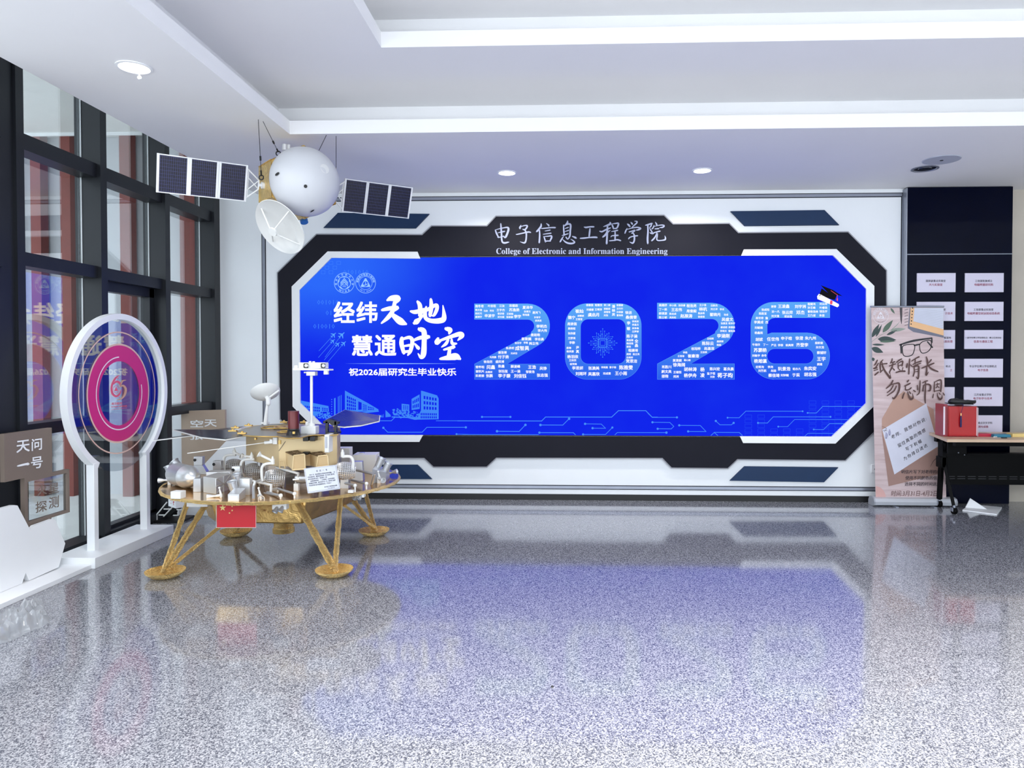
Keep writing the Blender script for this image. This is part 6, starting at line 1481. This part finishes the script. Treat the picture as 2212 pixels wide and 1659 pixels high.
MB().box(t4(520, 830, tA.y + .26), t4(760, 690, tA.y + .26) + Vector((0, .02, 0))).build('corner_bracket', M_tb, tab)
# second pair of legs beyond the frame edge
for dy in (.08, .5):
    MB().tube([Vector((xr - .2, tA.y + dy, .0)), Vector((xr - .2, tA.y + .3, .5))], .02, 4).build('leg', M_tb, tab, smooth=False)
# clear box with red lining, academic cap on it
def onT(x, y): return atZ(1960 + .16879 * x, 840 + .16879 * y, ZT)
k0, k1 = onT(465, 600), onT(897, 617)
bxr = thing('red_gift_box', ((k0.x + k1.x) / 2, k0.y, ZT), 'red box with clear glossy sleeve standing on the table', 'box')
hb_ = t4(480, 215, k0.y).z - ZT
dep = .17
k0.y = k1.y = min(k0.y, k1.y) + .01
MB().box((k0.x, k0.y, ZT + .001), (k1.x, k0.y + dep, ZT + hb_)).build('box_body', mat('box_red', (184, 20, 28), .35, var=.03, spec=.25), bxr, bevel=.004)
MB().box((k0.x - .03, k0.y + .03, ZT + .001), (k0.x, k0.y + dep + .03, ZT + hb_ + .018)).build('box_flap', mat('box_red_side', (150, 50, 64), .3), bxr, bevel=.003)
for x0, x1, y0, y1 in ((468, 488, 225, 585), (890, 902, 235, 610), (908, 913, 240, 600)):
    MB().box((t4(x0, 0, k0.y - .004).x, k0.y - .003, t4(0, y1, k0.y).z if y1 < 600 else ZT + .004), (t4(x1, 0, k0.y - .004).x, k0.y + .002, t4(0, y0, k0.y).z)).build('edge_highlight', mat('sleeve_highlight', (222, 206, 214), .15), bxr, smooth=False)  # pale strips painted as the highlights along the sleeve's edges
MB().box((k0.x - .002, k0.y - .004, ZT + .001), (k1.x + .002, k0.y + .002, ZT + .012)).build('bottom_fold', mat('fold_dark_red', (140, 22, 34), .2), bxr, bevel=.002)
MB().box((k0.x - .035, k0.y - .0045, ZT + .001), (k1.x + .006, k0.y - .0035, ZT + hb_ + .004)).box((k1.x + .004, k0.y - .004, ZT + .001), (k1.x + .006, k0.y + dep, ZT + hb_ + .004)).build('clear_sleeve', glass('clear_sleeve_film', (252, 246, 246), .35, rough=.05), bxr, smooth=False)
ztp = ZT + hb_ + .019
cap = thing('graduation_cap', ((k0.x + k1.x) / 2, k0.y + .08, ztp), 'black graduation cap with navy tassel lying upside down on the red box', 'hat')
MB().prism([(k0.x - .005, k0.y - .03, ztp), (k1.x - .06, k0.y - .05, ztp - .0), (k1.x + .006, k0.y + .10, ztp), (k0.x + .05, k0.y + .18, ztp)], (0, 0, .006)).build('cap_board', M_black, cap, smooth=False)
vs = []; NN = 26
skull = MB(); cc = Vector(((k0.x + k1.x) / 2 + .02, k0.y + .06, ztp + .006))
for j in range(5):
    for i in range(NN):
        t = 2 * math.pi * i / NN; rr_ = (.118, .128, .126, .112, .06)[j]; hh = (.0, .012, .026, .034, .037)[j]
        vs.append(cc + Vector((math.cos(t) * rr_, math.sin(t) * rr_ * .62, hh + .006 * math.sin(3 * t + j) * (j > 1) - .010 * math.cos(t) * (j > 2))))
fs = [(j * NN + i, j * NN + (i + 1) % NN, (j + 1) * NN + (i + 1) % NN, (j + 1) * NN + i) for j in range(4) for i in range(NN)] + [tuple(range(4 * NN, 5 * NN))]
skull.add(vs, fs).build('skull_cap', M_black, cap)
xt = t4(687, 0, k0.y - .012).x
MB().tube([Vector((xt, k0.y + .05, ztp + .008)), Vector((xt, k0.y - .046, ztp + .007)), Vector((xt, k0.y - .05, ztp - .01)), Vector((xt, k0.y - .018, t4(0, 310, k0.y).z))], .0022, 6).build('cord', mat('tassel_navy', (26, 22, 84), .6), cap)
MB().cyl((xt, k0.y - .016, t4(0, 340, k0.y).z), (xt, k0.y - .016, t4(0, 308, k0.y).z), .005).build('ferrule', mat('ferrule_gold', (230, 200, 130), .3, .6), cap)
MB().lathe([(.005, 0), (.008, -.03), (.008, -.105), (.006, -.11)], (xt, k0.y - .016, t4(0, 340, k0.y).z), UP, 10).build('tassel', mat('tassel_navy', (26, 22, 84), .6), cap)
# note pads
def pad(x0, x1, yb, yt, h, col, label, dy=.10):
    a, b = onT(x0, yb), onT(x1, yb); b.y = a.y
    o = MB().box((a.x, a.y, ZT), (b.x, a.y + dy, ZT + h * .45)).box((a.x + .003, a.y + .002, ZT + h * .45), (b.x - .004, a.y + dy - .004, ZT + h)).build('note_pad', mat('pad_' + label.split()[0], col, .4, var=.05), None, bevel=.002)
    recenter(o); tag(o, label, 'note pad', 'stacks of coloured cards on the table')
pad(905, 1095, 612, 550, .028, (190, 40, 66), 'crimson stack of cards on the table beside the red box')
pad(1110, 1325, 620, 560, .026, (48, 124, 150), 'teal blue stack of cards in the middle of the table')
pad(1345, 1600, 616, 555, .030, (232, 204, 130), 'pale yellow stack of cards at the right end of the table')
a = onT(1105, 622); b = onT(1145, 620)
o = MB().tube([a + UP * .005, b + UP * .005], .0045, 8).build('marker_pen', M_white); recenter(o); tag(o, 'short white pen lying between the crimson and blue cards', 'pen')
a = onT(1200, 632); b = onT(1290, 636)
o = MB().box((a.x, a.y - .012, ZT), (b.x, a.y + .006, ZT + .009)).build('binder_clip', M_black, None, bevel=.002); recenter(o); tag(o, 'small black clip lying in front of the blue cards', 'clip')
# folded white card on the floor
s0, s1, s2, s3 = [atZ(1960 + .16879 * x, 840 + .16879 * y, .012) for x, y in ((705, 1548), (1145, 1602), (1210, 1512), (800, 1478))]
fc = thing('folded_card', (s0 + s1 + s2 + s3) / 4 - UP * .012, 'folded white card standing open on the floor under the table', 'card')
MB().prism([s0, s1, s2, s3], (0, 0, -.011)).build('flat_leaf', M_white, fc, smooth=False)
g0_, g1_ = atZ(2085.7, 1096, .012), atZ(2132, 1100, .012); ap = atY(2095.9, 1076.3, g0_.y + .02)
MB().prism([g0_, g1_, ap], (.004, .012, 0)).build('raised_leaf', M_white, fc, smooth=False)
